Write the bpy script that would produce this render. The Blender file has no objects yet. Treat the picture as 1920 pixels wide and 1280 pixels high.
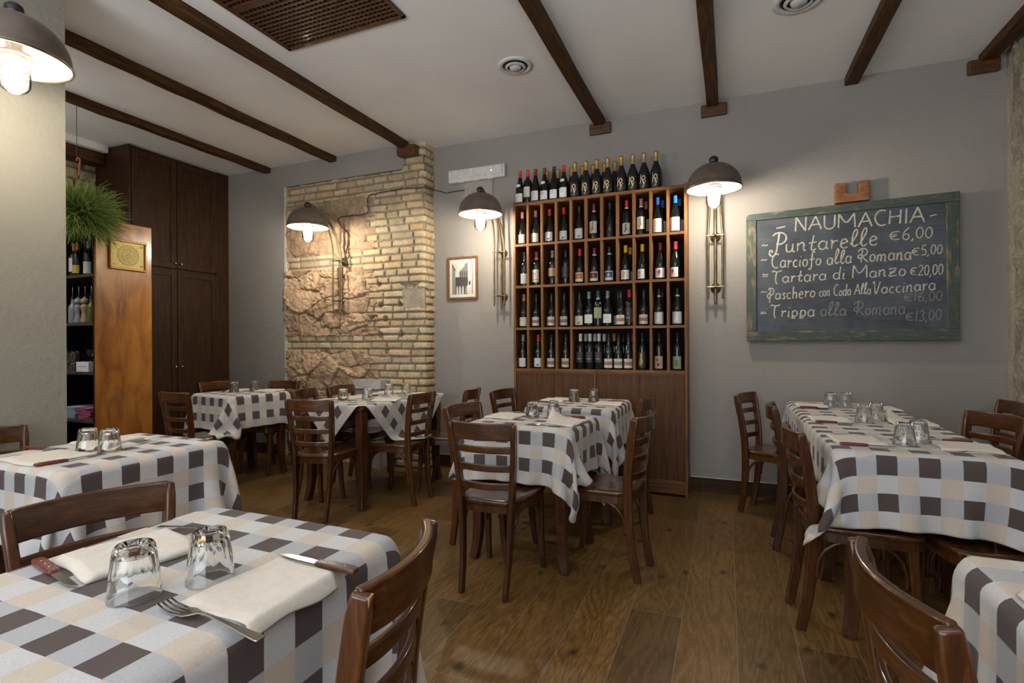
import bpy, bmesh, math, random
import numpy as np
from mathutils import Vector, Matrix
random.seed(7)
rng = np.random.RandomState(11)
SC = bpy.context.scene
COL = SC.collection
PI = math.pi
R = math.radians

# ------------------------------------------------------------------ camera
cam_d = bpy.data.cameras.new('camera')
cam_d.sensor_width = 36.0
cam_d.lens = 36.0 * 975.0 / 1920.0
cam_d.clip_start = 0.02
cam = bpy.data.objects.new('camera', cam_d)
COL.objects.link(cam)
YAW, ROLL = R(22.5), -0.0051
cam.matrix_world = (Matrix.Translation((0, 0, 1.23)) @ Matrix.Rotation(YAW, 4, 'Z')
                    @ Matrix.Rotation(R(90), 4, 'X') @ Matrix.Rotation(ROLL, 4, 'Z'))
SC.camera = cam

# ------------------------------------------------------------------ world, big lights, exposure
w = bpy.data.worlds.new('room_surroundings')
SC.world = w
w.use_nodes = True
w.node_tree.nodes['Background'].inputs[0].default_value = (0.80, 0.88, 1.0, 1)
w.node_tree.nodes['Background'].inputs[1].default_value = 0.35
vs = SC.view_settings
vs.view_transform = 'Standard'
vs.look = 'None'
vs.gamma = 1.0
vs.use_curve_mapping = False
vs.exposure = 0.35


def area_light(name, loc, rot, sx, sy, power, color):
    d = bpy.data.lights.new(name, 'AREA')
    d.shape = 'RECTANGLE'
    d.size, d.size_y = sx, sy
    d.energy = power
    d.color = color
    o = bpy.data.objects.new(name, d)
    COL.objects.link(o)
    o.location = loc
    o.rotation_euler = rot
    return o


# large unseen area light added behind the camera as soft fill
area_light('added_front_fill', (-0.9, -2.45, 1.30), (R(86), 0, 0), 3.6, 1.7, 62, (0.90, 0.95, 1.0))
# two unseen area lights added behind the camera to brighten the ceiling
area_light('added_ceiling_fill', (-2.3, -1.1, 1.9), (R(180), R(14), 0), 1.2, 1.6, 84, (0.96, 0.98, 1.0))
area_light('added_ceiling_fill', (0.7, -1.3, 1.9), (R(180), R(-8), 0), 1.2, 1.6, 63, (0.96, 0.98, 1.0))
# area light added out of view behind the near wall, lifts the bar shelf
area_light('added_bar_fill', (-5.0, 1.75, 2.75), (R(-38), 0, 0), 1.0, 0.4, 34, (0.92, 0.96, 1.0))
BULB = 470.0         # emission strength of every sconce bulb
BULB_COL = (1.0, 0.88, 0.70)

# ------------------------------------------------------------------ tags
def tag(o, label=None, cat=None, group=None, kind=None):
    if label: o['label'] = label
    if cat: o['category'] = cat
    if group: o['group'] = group
    if kind: o['kind'] = kind
    return o


def thing(name, label, cat, loc=(0, 0, 0), rz=0.0, group=None):
    o = bpy.data.objects.new(name, None)
    o.empty_display_size = 0.05
    COL.objects.link(o)
    o.location = loc
    o.rotation_euler = (0, 0, rz)
    return tag(o, label, cat, group)


def dup(root, loc, rz, label, group=None):
    r = root.copy()
    COL.objects.link(r)
    r.location = loc
    r.rotation_euler = (0, 0, rz)
    r['label'] = label
    if group: r['group'] = group
    for ch in list(root.children):
        c = ch.copy()
        COL.objects.link(c)
        c.parent = r
        for g in list(ch.children):
            d = g.copy()
            COL.objects.link(d)
            d.parent = c
    return r


# ------------------------------------------------------------------ mesh builder
class MB:
    def __init__(s):
        s.v, s.f = [], []

    def add(s, vs_, fs):
        o = len(s.v)
        s.v.extend([tuple(map(float, p)) for p in vs_])
        s.f.extend([tuple(i + o for i in f) for f in fs])
        return s

    def box(s, x0, x1, y0, y1, z0, z1):
        p = [(x0, y0, z0), (x1, y0, z0), (x1, y1, z0), (x0, y1, z0), (x0, y0, z1), (x1, y0, z1), (x1, y1, z1), (x0, y1, z1)]
        return s.add(p, [(0, 3, 2, 1), (4, 5, 6, 7), (0, 1, 5, 4), (1, 2, 6, 5), (2, 3, 7, 6), (3, 0, 4, 7)])

    def lathe(s, prof, n=24, c=(0, 0, 0), axis='z', a0=0.0, cap=True):
        vs_, fs = [], []
        for r, z in prof:
            for k in range(n):
                a = a0 + 2 * PI * k / n
                x, y = r * math.cos(a), r * math.sin(a)
                if axis == 'z': p = (x, y, z)
                elif axis == 'y': p = (x, z, -y)
                else: p = (z, x, y)
                vs_.append((p[0] + c[0], p[1] + c[1], p[2] + c[2]))
        m = len(prof)
        for i in range(m - 1):
            for k in range(n):
                k2 = (k + 1) % n
                fs.append((i * n + k, i * n + k2, (i + 1) * n + k2, (i + 1) * n + k))
        if cap:
            if prof[0][0] > 1e-5: fs.append(tuple(range(n - 1, -1, -1)))
            if prof[-1][0] > 1e-5: fs.append(tuple((m - 1) * n + k for k in range(n)))
        return s.add(vs_, fs)

    def sweep(s, path, sect, up=(0, 0, 1), caps=True, closed=False, scale=None):
        """sect: 2-D points (u along side vector, v along up)"""
        path = [Vector(p) for p in path]
        n, m = len(path), len(sect)
        vs_, fs = [], []
        up = Vector(up)
        for i, p in enumerate(path):
            if closed:
                t = path[(i + 1) % n] - path[i - 1]
            else:
                t = path[min(i + 1, n - 1)] - path[max(i - 1, 0)]
            t.normalize()
            u = up - t * up.dot(t)
            if u.length < 1e-4:
                u = Vector((0, 1, 0)) - t * t.y
                if u.length < 1e-4: u = Vector((1, 0, 0))
            u.normalize()
            sd = t.cross(u)
            k = 1.0 if scale is None else scale[i]
            for a, b in sect:
                q = p + sd * (a * k) + u * (b * k)
                vs_.append(tuple(q))
        rng_ = n if closed else n - 1
        for i in range(rng_):
            i2 = (i + 1) % n
            for k in range(m):
                k2 = (k + 1) % m
                fs.append((i * m + k, i2 * m + k, i2 * m + k2, i * m + k2))
        if caps and not closed:
            fs.append(tuple(range(m)))
            fs.append(tuple((n - 1) * m + k for k in range(m - 1, -1, -1)))
        return s.add(vs_, fs)

    def tube(s, path, r, n=10, closed=False, scale=None, up=(0, 0, 1)):
        sect = [(r * math.cos(2 * PI * k / n), r * math.sin(2 * PI * k / n)) for k in range(n)]
        return s.sweep(path, sect, up=up, closed=closed, scale=scale)

    def ball(s, c, rx, ry, rz, n=16, m=9):
        prof = [(max(1e-6, math.sin(PI * i / m)), -math.cos(PI * i / m)) for i in range(m + 1)]
        t = MB().lathe(prof, n, cap=False)
        return s.add([(c[0] + p[0] * rx, c[1] + p[1] * ry, c[2] + p[2] * rz) for p in t.v], t.f)

    def xf(s, M):
        s.v = [tuple(M @ Vector(p)) for p in s.v]
        return s

    def mesh(s, name, smooth=False):
        me = bpy.data.meshes.new(name)
        me.from_pydata(s.v, [], s.f)
        bm = bmesh.new()
        bm.from_mesh(me)
        bmesh.ops.recalc_face_normals(bm, faces=bm.faces)
        bm.to_mesh(me)
        bm.free()
        if smooth:
            me.shade_smooth()
        return me

    def build(s, name, m, parent=None, smooth=False, bevel=0.0, angle=None, loc=None, rz=0.0, seg=2):
        me = s.mesh(name, smooth)
        me.materials.append(m)
        o = bpy.data.objects.new(name, me)
        COL.objects.link(o)
        if parent is not None: o.parent = parent
        if loc is not None: o.location = loc
        o.rotation_euler = (0, 0, rz)
        if bevel:
            b = o.modifiers.new('bevel', 'BEVEL')
            b.width = bevel
            b.segments = seg
            b.limit_method = 'ANGLE'
            b.angle_limit = R(40)
        if smooth and angle:
            try:
                me.set_sharp_from_angle(angle=R(angle))
            except Exception:
                pass
        return o


def smooth_path(pts, k=6):
    """Catmull-Rom through the points"""
    P = [np.array(p, float) for p in pts]
    if len(P) < 3: return [tuple(p) for p in P]
    P = [2 * P[0] - P[1]] + P + [2 * P[-1] - P[-2]]
    out = []
    for i in range(1, len(P) - 2):
        for j in range(k):
            t = j / k
            a, b, c, d = P[i - 1], P[i], P[i + 1], P[i + 2]
            out.append(0.5 * (2 * b + (c - a) * t + (2 * a - 5 * b + 4 * c - d) * t * t + (3 * b - a - 3 * c + d) * t ** 3))
    out.append(P[-2])
    return [tuple(p) for p in out]


# ------------------------------------------------------------------ materials
class NT:
    def __init__(s, name):
        s.m = bpy.data.materials.new(name)
        s.m.use_nodes = True
        s.t = s.m.node_tree
        s.b = s.t.nodes['Principled BSDF']

    def n(s, typ, **kw):
        nd = s.t.nodes.new(typ)
        for k, v in kw.items():
            setattr(nd, k, v)
        return nd

    def l(s, a, b):
        s.t.links.new(a, b)

    def coord(s, what='Object', scale=(1, 1, 1), rot=(0, 0, 0)):
        tc = s.n('ShaderNodeTexCoord')
        mp = s.n('ShaderNodeMapping')
        mp.inputs['Scale'].default_value = scale
        mp.inputs['Rotation'].default_value = rot
        s.l(tc.outputs[what], mp.inputs[0])
        return mp.outputs[0]

    def noise(s, vec, scale=5, detail=4, rough=0.55, dist=0.0, out='Fac'):
        nd = s.n('ShaderNodeTexNoise')
        nd.inputs['Scale'].default_value = scale
        nd.inputs['Detail'].default_value = detail
        nd.inputs['Roughness'].default_value = rough
        nd.inputs['Distortion'].default_value = dist
        s.l(vec, nd.inputs['Vector'])
        return nd.outputs[out]

    def ramp(s, fac, stops):
        nd = s.n('ShaderNodeValToRGB')
        e = nd.color_ramp.elements
        while len(e) < len(stops): e.new(0.5)
        for i, (p, c) in enumerate(stops):
            e[i].position = p
            e[i].color = (c[0], c[1], c[2], 1)
        s.l(fac, nd.inputs[0])
        return nd.outputs[0]

    def math(s, op, a, b=None, c=None):
        nd = s.n('ShaderNodeMath', operation=op)
        for i, x in enumerate((a, b, c)):
            if x is None: continue
            if isinstance(x, (int, float)): nd.inputs[i].default_value = x
            else: s.l(x, nd.inputs[i])
        return nd.outputs[0]

    def mix(s, fac, a, b, typ='MIX'):
        nd = s.n('ShaderNodeMix', data_type='RGBA', blend_type=typ)
        for sock, x in ((nd.inputs[0], fac), (nd.inputs[6], a), (nd.inputs[7], b)):
            if isinstance(x, (int, float)): sock.default_value = x
            elif isinstance(x, tuple): sock.default_value = (x[0], x[1], x[2], 1)
            else: s.l(x, sock)
        return nd.outputs[2]

    def bump(s, h, strength=0.3, dist=0.01):
        nd = s.n('ShaderNodeBump')
        nd.inputs['Strength'].default_value = strength
        nd.inputs['Distance'].default_value = dist
        s.l(h, nd.inputs['Height'])
        s.l(nd.outputs[0], s.b.inputs['Normal'])

    def set(s, **kw):
        for k, v in kw.items():
            sock = s.b.inputs[k.replace('_', ' ')]
            if isinstance(v, tuple): sock.default_value = (v[0], v[1], v[2], 1)
            elif isinstance(v, (int, float)): sock.default_value = v
            else: s.l(v, sock)
        return s


def plain(name, col, rough=0.5, metal=0.0, var=0.12, scale=30, coat=0.0, spec=0.5, bump=0.0):
    t = NT(name)
    f = t.noise(t.coord(), scale, 3)
    c2 = tuple(min(1, c * (1 - var)) for c in col)
    c1 = tuple(min(1, c * (1 + var)) for c in col)
    t.set(Base_Color=t.ramp(f, [(0.3, c2), (0.7, c1)]), Roughness=rough, Metallic=metal)
    t.b.inputs['Specular IOR Level'].default_value = spec
    if coat:
        t.b.inputs['Coat Weight'].default_value = coat
        t.b.inputs['Coat Roughness'].default_value = 0.08
    if bump: t.bump(f, bump, 0.004)
    return t.m


def wood(name, dark, mid, light, scale=(14, 14, 1.6), rough=0.3, coat=0.3, detail=6, nscale=3.0, spec=0.5, bump=0.05, rnd=0.0):
    t = NT(name)
    v = t.coord('Object', scale)
    if rnd:
        oi = t.n('ShaderNodeObjectInfo')
        va = t.n('ShaderNodeVectorMath', operation='ADD')
        sc_ = t.n('ShaderNodeVectorMath', operation='SCALE')
        cm = t.n('ShaderNodeCombineXYZ')
        for i in range(3): t.l(oi.outputs['Random'], cm.inputs[i])
        t.l(cm.outputs[0], sc_.inputs[0])
        sc_.inputs['Scale'].default_value = 40
        t.l(v, va.inputs[0])
        t.l(sc_.outputs[0], va.inputs[1])
        v = va.outputs[0]
    f = t.noise(v, nscale, detail, 0.6, 0.6)
    c = t.ramp(f, [(0.28, dark), (0.5, mid), (0.75, light)])
    if rnd:
        k = t.math('MULTIPLY_ADD', oi.outputs['Random'], 2 * rnd, 1 - rnd)
        cc = t.n('ShaderNodeCombineXYZ')
        for i in range(3): t.l(k, cc.inputs[i])
        c = t.mix(1.0, c, cc.outputs[0], 'MULTIPLY')
    t.set(Base_Color=c, Roughness=rough)
    t.b.inputs['Coat Weight'].default_value = coat
    t.b.inputs['Coat Roughness'].default_value = 0.10
    t.b.inputs['Specular IOR Level'].default_value = spec
    if bump: t.bump(f, bump, 0.003)
    return t.m


M = {}
# plaster
def plaster(name, col, bump, scale=90):
    t = NT(name)
    v = t.coord('Object')
    big = t.noise(v, 1.3, 3)
    f = t.noise(v, scale, 3, 0.6)
    f2 = t.noise(v, scale * 0.35, 2, 0.5)
    h = t.math('ADD', f, f2)
    t.set(Base_Color=t.ramp(big, [(0.3, tuple(c * 0.95 for c in col)), (0.7, tuple(c * 1.05 for c in col))]), Roughness=0.85)
    t.b.inputs['Specular IOR Level'].default_value = 0.2
    t.bump(h, bump, 0.006)
    return t.m
M['plaster'] = plaster('grey_plaster', (0.295, 0.276, 0.258), 0.35, 70)
M['plaster_near'] = plaster('beige_plaster', (0.245, 0.230, 0.194), 0.42, 105)
M['ceiling'] = plaster('ceiling_paint', (0.80, 0.80, 0.80), 0.05, 60)
M['white_edge'] = plain('white_filler', (0.55, 0.53, 0.5), 0.8)

# chair, table woods
_cw = ((0.028, 0.009, 0.003), (0.062, 0.020, 0.005), (0.118, 0.042, 0.009))
M['chair'] = wood('chair_varnish', *_cw, (20, 20, 2.2), 0.30, 0.55, rnd=0.2, spec=0.35)
M['chair_h'] = wood('chair_varnish_rail', *_cw, (2.2, 20, 20), 0.30, 0.55, rnd=0.2, spec=0.35)
M['seat'] = wood('seat_varnish', (0.03, 0.010, 0.004), (0.068, 0.022, 0.007), (0.125, 0.046, 0.012), (22, 3, 8), 0.22, 0.5, rnd=0.2, spec=0.4)
M['table'] = wood('table_varnish', (0.022, 0.007, 0.004), (0.055, 0.018, 0.008), (0.10, 0.035, 0.014), (12, 12, 2), 0.3, 0.3, spec=0.3)
M['beam'] = wood('beam_stain', (0.020, 0.008, 0.003), (0.056, 0.023, 0.007), (0.12, 0.055, 0.016), (16, 1.4, 16), 0.55, 0.0, spec=0.2)
M['bracket'] = wood('bracket_stain', (0.04, 0.013, 0.004), (0.085, 0.03, 0.009), (0.14, 0.055, 0.018), (3, 14, 14), 0.5, 0.1)
M['shelf'] = wood('wine_shelf_oak', (0.085, 0.034, 0.011), (0.17, 0.072, 0.022), (0.27, 0.128, 0.045), (22, 22, 1.4), 0.5, 0.0, spec=0.25)
M['shelf_h'] = wood('wine_shelf_oak_rail', (0.085, 0.034, 0.011), (0.17, 0.072, 0.022), (0.27, 0.128, 0.045), (1.4, 22, 22), 0.5, 0.0, spec=0.25)
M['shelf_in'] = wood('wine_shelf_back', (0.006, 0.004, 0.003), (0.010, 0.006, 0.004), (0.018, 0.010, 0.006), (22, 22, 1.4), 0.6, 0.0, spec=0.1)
M['shelf_door'] = wood('wine_shelf_door', (0.050, 0.019, 0.007), (0.090, 0.036, 0.012), (0.140, 0.060, 0.022), (26, 26, 1.0), 0.5, 0.0, spec=0.25)
M['wardrobe'] = wood('wardrobe_oak', (0.016, 0.007, 0.003), (0.036, 0.015, 0.006), (0.065, 0.028, 0.010), (20, 20, 1.2), 0.5, 0.0, spec=0.22)
M['honey'] = wood('honey_stain', (0.11, 0.034, 0.004), (0.34, 0.125, 0.014), (0.52, 0.235, 0.034), (3.2, 3.2, 0.9), 0.28, 0.3, detail=4, nscale=2.6)
M['darkshelf'] = wood('bar_shelf_wood', (0.02, 0.012, 0.009), (0.05, 0.032, 0.024), (0.085, 0.06, 0.045), (2, 14, 14), 0.5, 0.1)
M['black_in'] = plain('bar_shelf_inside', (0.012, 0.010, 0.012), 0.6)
M['skirt'] = wood('skirting_tile', (0.022, 0.011, 0.005), (0.045, 0.022, 0.009), (0.07, 0.036, 0.015), (1.2, 14, 14), 0.55, 0.0, spec=0.2)
M['grille'] = wood('grille_wood', (0.035, 0.012, 0.005), (0.07, 0.026, 0.011), (0.11, 0.045, 0.02), (8, 8, 8), 0.4, 0.1, spec=0.3)
M['frame_wood'] = wood('picture_frame_wood', (0.10, 0.032, 0.010), (0.19, 0.065, 0.02), (0.27, 0.105, 0.035), (12, 12, 12), 0.4, 0.3)
M['ubracket'] = wood('pine_block', (0.10, 0.035, 0.010), (0.23, 0.09, 0.03), (0.32, 0.15, 0.06), (4, 14, 14), 0.6, 0.0)
M['black'] = plain('black_void', (0.006, 0.006, 0.006), 0.7)


def floor_mat():
    t = NT('oak_plank_tiles')
    tc = t.n('ShaderNodeTexCoord')
    sx = t.n('ShaderNodeSeparateXYZ')
    t.l(tc.outputs['Object'], sx.inputs[0])
    X, Y = sx.outputs[0], sx.outputs[1]
    PW, PL = 0.2225, 1.32
    u = t.math('DIVIDE', t.math('ADD', X, 20 * PW - 0.0305), PW)
    iu = t.math('FLOOR', u)
    wn = t.n('ShaderNodeTexWhiteNoise', noise_dimensions='1D')
    t.l(iu, wn.inputs['W'])
    vv = t.math('DIVIDE', t.math('ADD', Y, t.math('MULTIPLY', wn.outputs['Value'], PL * 7)), PL)
    iv = t.math('FLOOR', vv)
    fu, fv = t.math('FRACT', u), t.math('FRACT', vv)
    du = t.math('MULTIPLY', t.math('MINIMUM', fu, t.math('SUBTRACT', 1.0, fu)), PW)
    dv = t.math('MULTIPLY', t.math('MINIMUM', fv, t.math('SUBTRACT', 1.0, fv)), PL)
    gr = t.math('LESS_THAN', t.math('MINIMUM', du, dv), 0.0011)
    pid = t.n('ShaderNodeCombineXYZ')
    t.l(iu, pid.inputs[0]); t.l(iv, pid.inputs[1])
    wn2 = t.n('ShaderNodeTexWhiteNoise', noise_dimensions='2D')
    t.l(pid.outputs[0], wn2.inputs['Vector'])
    # grain
    off = t.n('ShaderNodeVectorMath', operation='MULTIPLY_ADD')
    t.l(wn2.outputs['Color'], off.inputs[0])
    off.inputs[1].default_value = (13, 17, 9)
    mp = t.n('ShaderNodeMapping')
    mp.inputs['Scale'].default_value = (1, 0.13, 1)
    t.l(tc.outputs['Object'], mp.inputs[0])
    t.l(mp.outputs[0], off.inputs[2])
    v = off.outputs[0]
    rings = t.noise(v, 6.0, 2, 0.45, 0.5)
    saw = t.math('FRACT', t.math('MULTIPLY', rings, 17.0))
    saw = t.math('ABSOLUTE', t.math('SUBTRACT', saw, 0.5))
    fine = t.noise(v, 120, 5, 0.72)
    g = t.math('ADD', t.math('MULTIPLY', saw, 0.28), t.math('MULTIPLY', fine, 0.84))
    base = t.ramp(g, [(0.28, (0.062, 0.031, 0.0085)), (0.48, (0.124, 0.065, 0.0185)), (0.72, (0.205, 0.118, 0.038))])
    # knots
    kv = t.n('ShaderNodeTexVoronoi', voronoi_dimensions='2D')
    kv.inputs['Scale'].default_value = 1.75
    mp2 = t.n('ShaderNodeMapping')
    mp2.inputs['Scale'].default_value = (1.7, 1, 1)
    t.l(tc.outputs['Object'], mp2.inputs[0])
    dn = t.n('ShaderNodeVectorMath', operation='ADD')
    t.l(mp2.outputs[0], dn.inputs[0])
    nz = t.n('ShaderNodeTexNoise')
    nz.inputs['Scale'].default_value = 9
    sc_ = t.n('ShaderNodeVectorMath', operation='SCALE')
    sc_.inputs['Scale'].default_value = 0.09
    t.l(tc.outputs['Object'], nz.inputs['Vector'])
    t.l(nz.outputs['Color'], sc_.inputs[0]); t.l(sc_.outputs[0], dn.inputs[1])
    t.l(dn.outputs[0], kv.inputs['Vector'])
    kn = t.ramp(kv.outputs['Distance'], [(0.015, (1, 1, 1)), (0.075, (0.0, 0.0, 0.0))])
    c = t.mix(t.math('MULTIPLY', kn, 0.85), base, (0.016, 0.008, 0.005))
    tone = t.ramp(wn2.outputs['Value'], [(0.0, (0.72, 0.72, 0.74)), (0.5, (1.0, 0.98, 0.94)), (1.0, (1.22, 1.19, 1.08))])
    c = t.mix(1.0, c, tone, 'MULTIPLY')
    c = t.mix(gr, c, (0.21, 0.17, 0.12))
    t.set(Base_Color=c, Roughness=t.math('MULTIPLY_ADD', fine, 0.22, 0.30))
    t.b.inputs['Specular IOR Level'].default_value = 0.42
    t.bump(t.math('SUBTRACT', t.math('MULTIPLY', g, 0.6), gr), 0.22, 0.0025)
    return t.m
M['floor'] = floor_mat()


def cloth_mat():
    t = NT('checked_cotton')
    uv = t.n('ShaderNodeUVMap', uv_map='UVMap')
    sx = t.n('ShaderNodeSeparateXYZ')
    t.l(uv.outputs[0], sx.inputs[0])
    nv = t.noise(uv.outputs[0], 260, 2, 0.5)
    C = 0.068
    def par(o):
        return t.math('MODULO', t.math('ADD', t.math('FLOOR', t.math('DIVIDE', o, C)), 1.0), 2.0)
    pu, pv = par(sx.outputs[0]), par(sx.outputs[1])
    r0 = t.mix(pu, (0.086, 0.066, 0.063), (0.40, 0.405, 0.425))
    r1 = t.mix(pu, (0.53, 0.53, 0.535), (0.53, 0.465, 0.395))
    c = t.mix(pv, r0, r1)
    c = t.mix(0.35, c, t.mix(1.0, c, t.ramp(nv, [(0.35, (0.80, 0.80, 0.80)), (0.65, (1.15, 1.15, 1.15))]), 'MULTIPLY'))
    t.set(Base_Color=c, Roughness=0.9)
    t.b.inputs['Specular IOR Level'].default_value = 0.15
    t.b.inputs['Sheen Weight'].default_value = 0.1
    big = t.noise(uv.outputs[0], 6, 3)
    t.bump(t.math('ADD', t.math('MULTIPLY', nv, 0.08), big), 0.22, 0.008)
    return t.m
M['cloth'] = cloth_mat()


def napkin_mat():
    t = NT('cream_napkin_cotton')
    v = t.coord('Object')
    f = t.noise(v, 40, 3)
    f2 = t.noise(v, 500, 2)
    t.set(Base_Color=t.ramp(f, [(0.3, (0.60, 0.555, 0.49)), (0.7, (0.66, 0.615, 0.55))]), Roughness=0.95)
    t.b.inputs['Specular IOR Level'].default_value = 0.1
    t.bump(t.math('ADD', f, t.math('MULTIPLY', f2, 0.2)), 0.25, 0.004)
    return t.m
M['napkin'] = napkin_mat()


def glass_mat(name, col=(1, 1, 1), rough=0.0):
    t = NT(name)
    f = t.noise(t.coord(), 12, 1)
    t.set(Base_Color=t.ramp(f, [(0.3, col), (0.7, tuple(min(1, c * 1.0) for c in col))]), Roughness=rough, IOR=1.46)
    t.b.inputs['Transmission Weight'].default_value = 1.0
    return t.m
M['glass'] = glass_mat('tumbler_glass', (0.985, 0.995, 0.99))


def thin_glass(name, tint=(0.95, 0.97, 0.97)):
    t = NT(name)
    nt = t.t
    tr = t.n('ShaderNodeBsdfTransparent')
    gl = t.n('ShaderNodeBsdfGlossy')
    gl.inputs['Roughness'].default_value = 0.03
    fr = t.n('ShaderNodeFresnel')
    fr.inputs['IOR'].default_value = 1.5
    mx = t.n('ShaderNodeMixShader')
    f = t.noise(t.coord(), 10, 1)
    t.l(t.ramp(f, [(0.3, tint), (0.7, tuple(min(1, c * 1.03) for c in tint))]), tr.inputs['Color'])
    t.l(fr.outputs[0], mx.inputs[0])
    t.l(tr.outputs[0], mx.inputs[1])
    t.l(gl.outputs[0], mx.inputs[2])
    t.l(mx.outputs[0], nt.nodes['Material Output'].inputs['Surface'])
    return t.m
M['jar'] = thin_glass('lamp_jar_glass')

def emit(name, col, s):
    t = NT(name)
    f = t.noise(t.coord(), 8, 1)
    t.set(Base_Color=(0.8, 0.8, 0.8), Emission_Color=t.ramp(f, [(0.2, col), (0.8, col)]), Emission_Strength=s)
    return t.m
M['bulb'] = emit('frosted_bulb', BULB_COL, BULB)
M['led'] = emit('green_led', (0.45, 1.0, 0.05), 6.0)

M['brass'] = plain('aged_brass', (0.19, 0.145, 0.085), 0.36, 0.9, 0.25, 20)
M['shade_out'] = plain('bronze_shade', (0.125, 0.100, 0.080), 0.45, 0.35, 0.18, 14)
M['shade_in'] = plain('white_enamel', (0.44, 0.44, 0.44), 0.25)
M['cap'] = plain('black_metal_cap', (0.018, 0.016, 0.016), 0.3, 0.3)
M['steel'] = plain('cutlery_steel', (0.55, 0.54, 0.52), 0.18, 1.0, 0.06)
M['handle'] = plain('knife_handle_wood', (0.135, 0.022, 0.018), 0.35, 0, 0.25, 50, 0.3)
M['handle_brown'] = plain('knife_handle_brown', (0.07, 0.032, 0.020), 0.4, 0, 0.25, 50, 0.2)
M['white_pl'] = plain('white_plastic', (0.60, 0.60, 0.60), 0.45)
M['vent'] = plain('vent_white', (0.58, 0.58, 0.57), 0.45)
M['plate'] = plain('painted_cover_plate', (0.32, 0.30, 0.275), 0.6)
M['greybox'] = plain('grey_painted_box', (0.30, 0.29, 0.275), 0.7, bump=0.2)
M['cable'] = plain('brown_cable', (0.06, 0.045, 0.035), 0.6)
M['knob'] = plain('steel_knob', (0.6, 0.6, 0.6), 0.25, 1.0)
M['gold'] = plain('gold_foil', (0.60, 0.42, 0.14), 0.32, 0.85, 0.12)
M['goldink'] = plain('gold_ink', (0.70, 0.55, 0.28), 0.45, 0.2)
M['paper'] = plain('photo_mat_paper', (0.66, 0.64, 0.58), 0.8, 0, 0.03)
M['terracotta'] = plain('copper_hook', (0.30, 0.10, 0.045), 0.5)

t = NT('dark_bottle_glass')
f = t.noise(t.coord(), 6, 1)
t.set(Base_Color=t.ramp(f, [(0.3, (0.004, 0.005, 0.005)), (0.7, (0.008, 0.009, 0.009))]), Roughness=0.08)
t.b.inputs['Specular IOR Level'].default_value = 0.5
M['bottle'] = t.m
t = NT('satin_black_bottle')
f = t.noise(t.coord(), 6, 1)
t.set(Base_Color=t.ramp(f, [(0.3, (0.005, 0.005, 0.008)), (0.7, (0.008, 0.008, 0.012))]), Roughness=0.35)
M['bottle_satin'] = t.m


def simple(key, col, rough=0.45, metal=0.0):
    if key not in M: M[key] = plain(key, col, rough, metal, 0.08, 40)
    return M[key]
for k, c, r_ in (('foil_red', (0.50, 0.018, 0.022), .35), ('foil_darkred', (0.16, 0.012, 0.02), .4), ('foil_blue', (0.012, 0.16, 0.62), .4),
                 ('foil_yellow', (0.72, 0.42, 0.015), .4), ('foil_black', (0.012, 0.012, 0.014), .35), ('foil_grey', (0.22, 0.21, 0.2), .35),
                 ('foil_pink', (0.42, 0.17, 0.15), .4), ('foil_silver', (0.62, 0.6, 0.56), .35), ('foil_orange', (0.42, 0.17, 0.02), .4),
                 ('foil_teal', (0.03, 0.09, 0.11), .4),
                 ('label_white', (0.66, 0.66, 0.65), .7), ('label_cream', (0.58, 0.54, 0.43), .7), ('label_tan', (0.34, 0.25, 0.13), .7),
                 ('label_dark', (0.03, 0.03, 0.033), .5), ('label_silver', (0.42, 0.43, 0.44), .4), ('label_green', (0.22, 0.26, 0.15), .7),
                 ('label_skin', (0.42, 0.28, 0.19), .7),
                 ('ink_black', (0.03, 0.03, 0.03), .7), ('ink_red', (0.42, 0.07, 0.05), .7), ('ink_grey', (0.22, 0.2, 0.19), .7),
                 ('ink_gold', (0.55, 0.36, 0.06), .6), ('ink_orange', (0.48, 0.17, 0.03), .7), ('ink_maroon', (0.14, 0.02, 0.03), .7),
                 ('ink_blue', (0.05, 0.10, 0.15), .7), ('ink_crimson', (0.34, 0.02, 0.055), .7), ('ink_green', (0.06, 0.13, 0.04), .7),
                 ('pink_paper', (0.36, 0.09, 0.16), .7), ('blue_paper', (0.30, 0.38, 0.45), .7), ('sauce_green', (0.10, 0.10, 0.015), .2),
                 ('mill_wood', (0.33, 0.21, 0.12), .4), ('mill_steel', (0.22, 0.23, 0.25), .2)):
    simple(k, c, r_)


# ------------------------------------------------------------------ room shell
YB, YL, H = 4.51, 4.305, 3.165      # back wall, the shallower wall at the wardrobe end, ceiling
XR, XN, XW = 1.735, -3.215, -5.32    # stone wall, near plaster wall, wardrobe front line

def struct(name, mb, m, **k):
    o = mb.build(name, m, **k)
    o['kind'] = 'structure'
    return o

struct('floor', MB().box(-6.2, 2.2, -2.7, 4.9, -0.1, 0.0), M['floor'])
struct('ceiling', MB().box(-6.2, 2.2, -2.7, 4.9, H, H + 0.1), M['ceiling'])
struct('wall_back', MB().box(-2.72, 2.2, YB, YB + 0.12, 0, H), M['plaster'])
mb = MB()
mb.box(-6.2, -4.475, YL, YL + 0.15, 0, H)
mb.box(-4.475, -2.93, YL, YL + 0.15, 2.93, H)
struct('wall_alcove', mb, M['plaster'])
struct('trim_1', MB().box(-4.477, -4.452, YL + 0.002, YL + 0.06, 0, 2.93), M['white_edge'])
struct('wall_left', MB().box(-3.60, XN, -2.7, 1.632, 0, H), M['plaster_near'])
mb = MB()
mb.box(-6.2, 2.2, -2.72, -2.6, 0, 0.35).box(-6.2, 2.2, -2.72, -2.6, 2.75, H)
mb.box(-6.2, -2.75, -2.72, -2.6, 0.35, 2.75).box(0.95, 2.2, -2.72, -2.6, 0.35, 2.75)
struct('wall_front', mb, M['plaster'])
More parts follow.
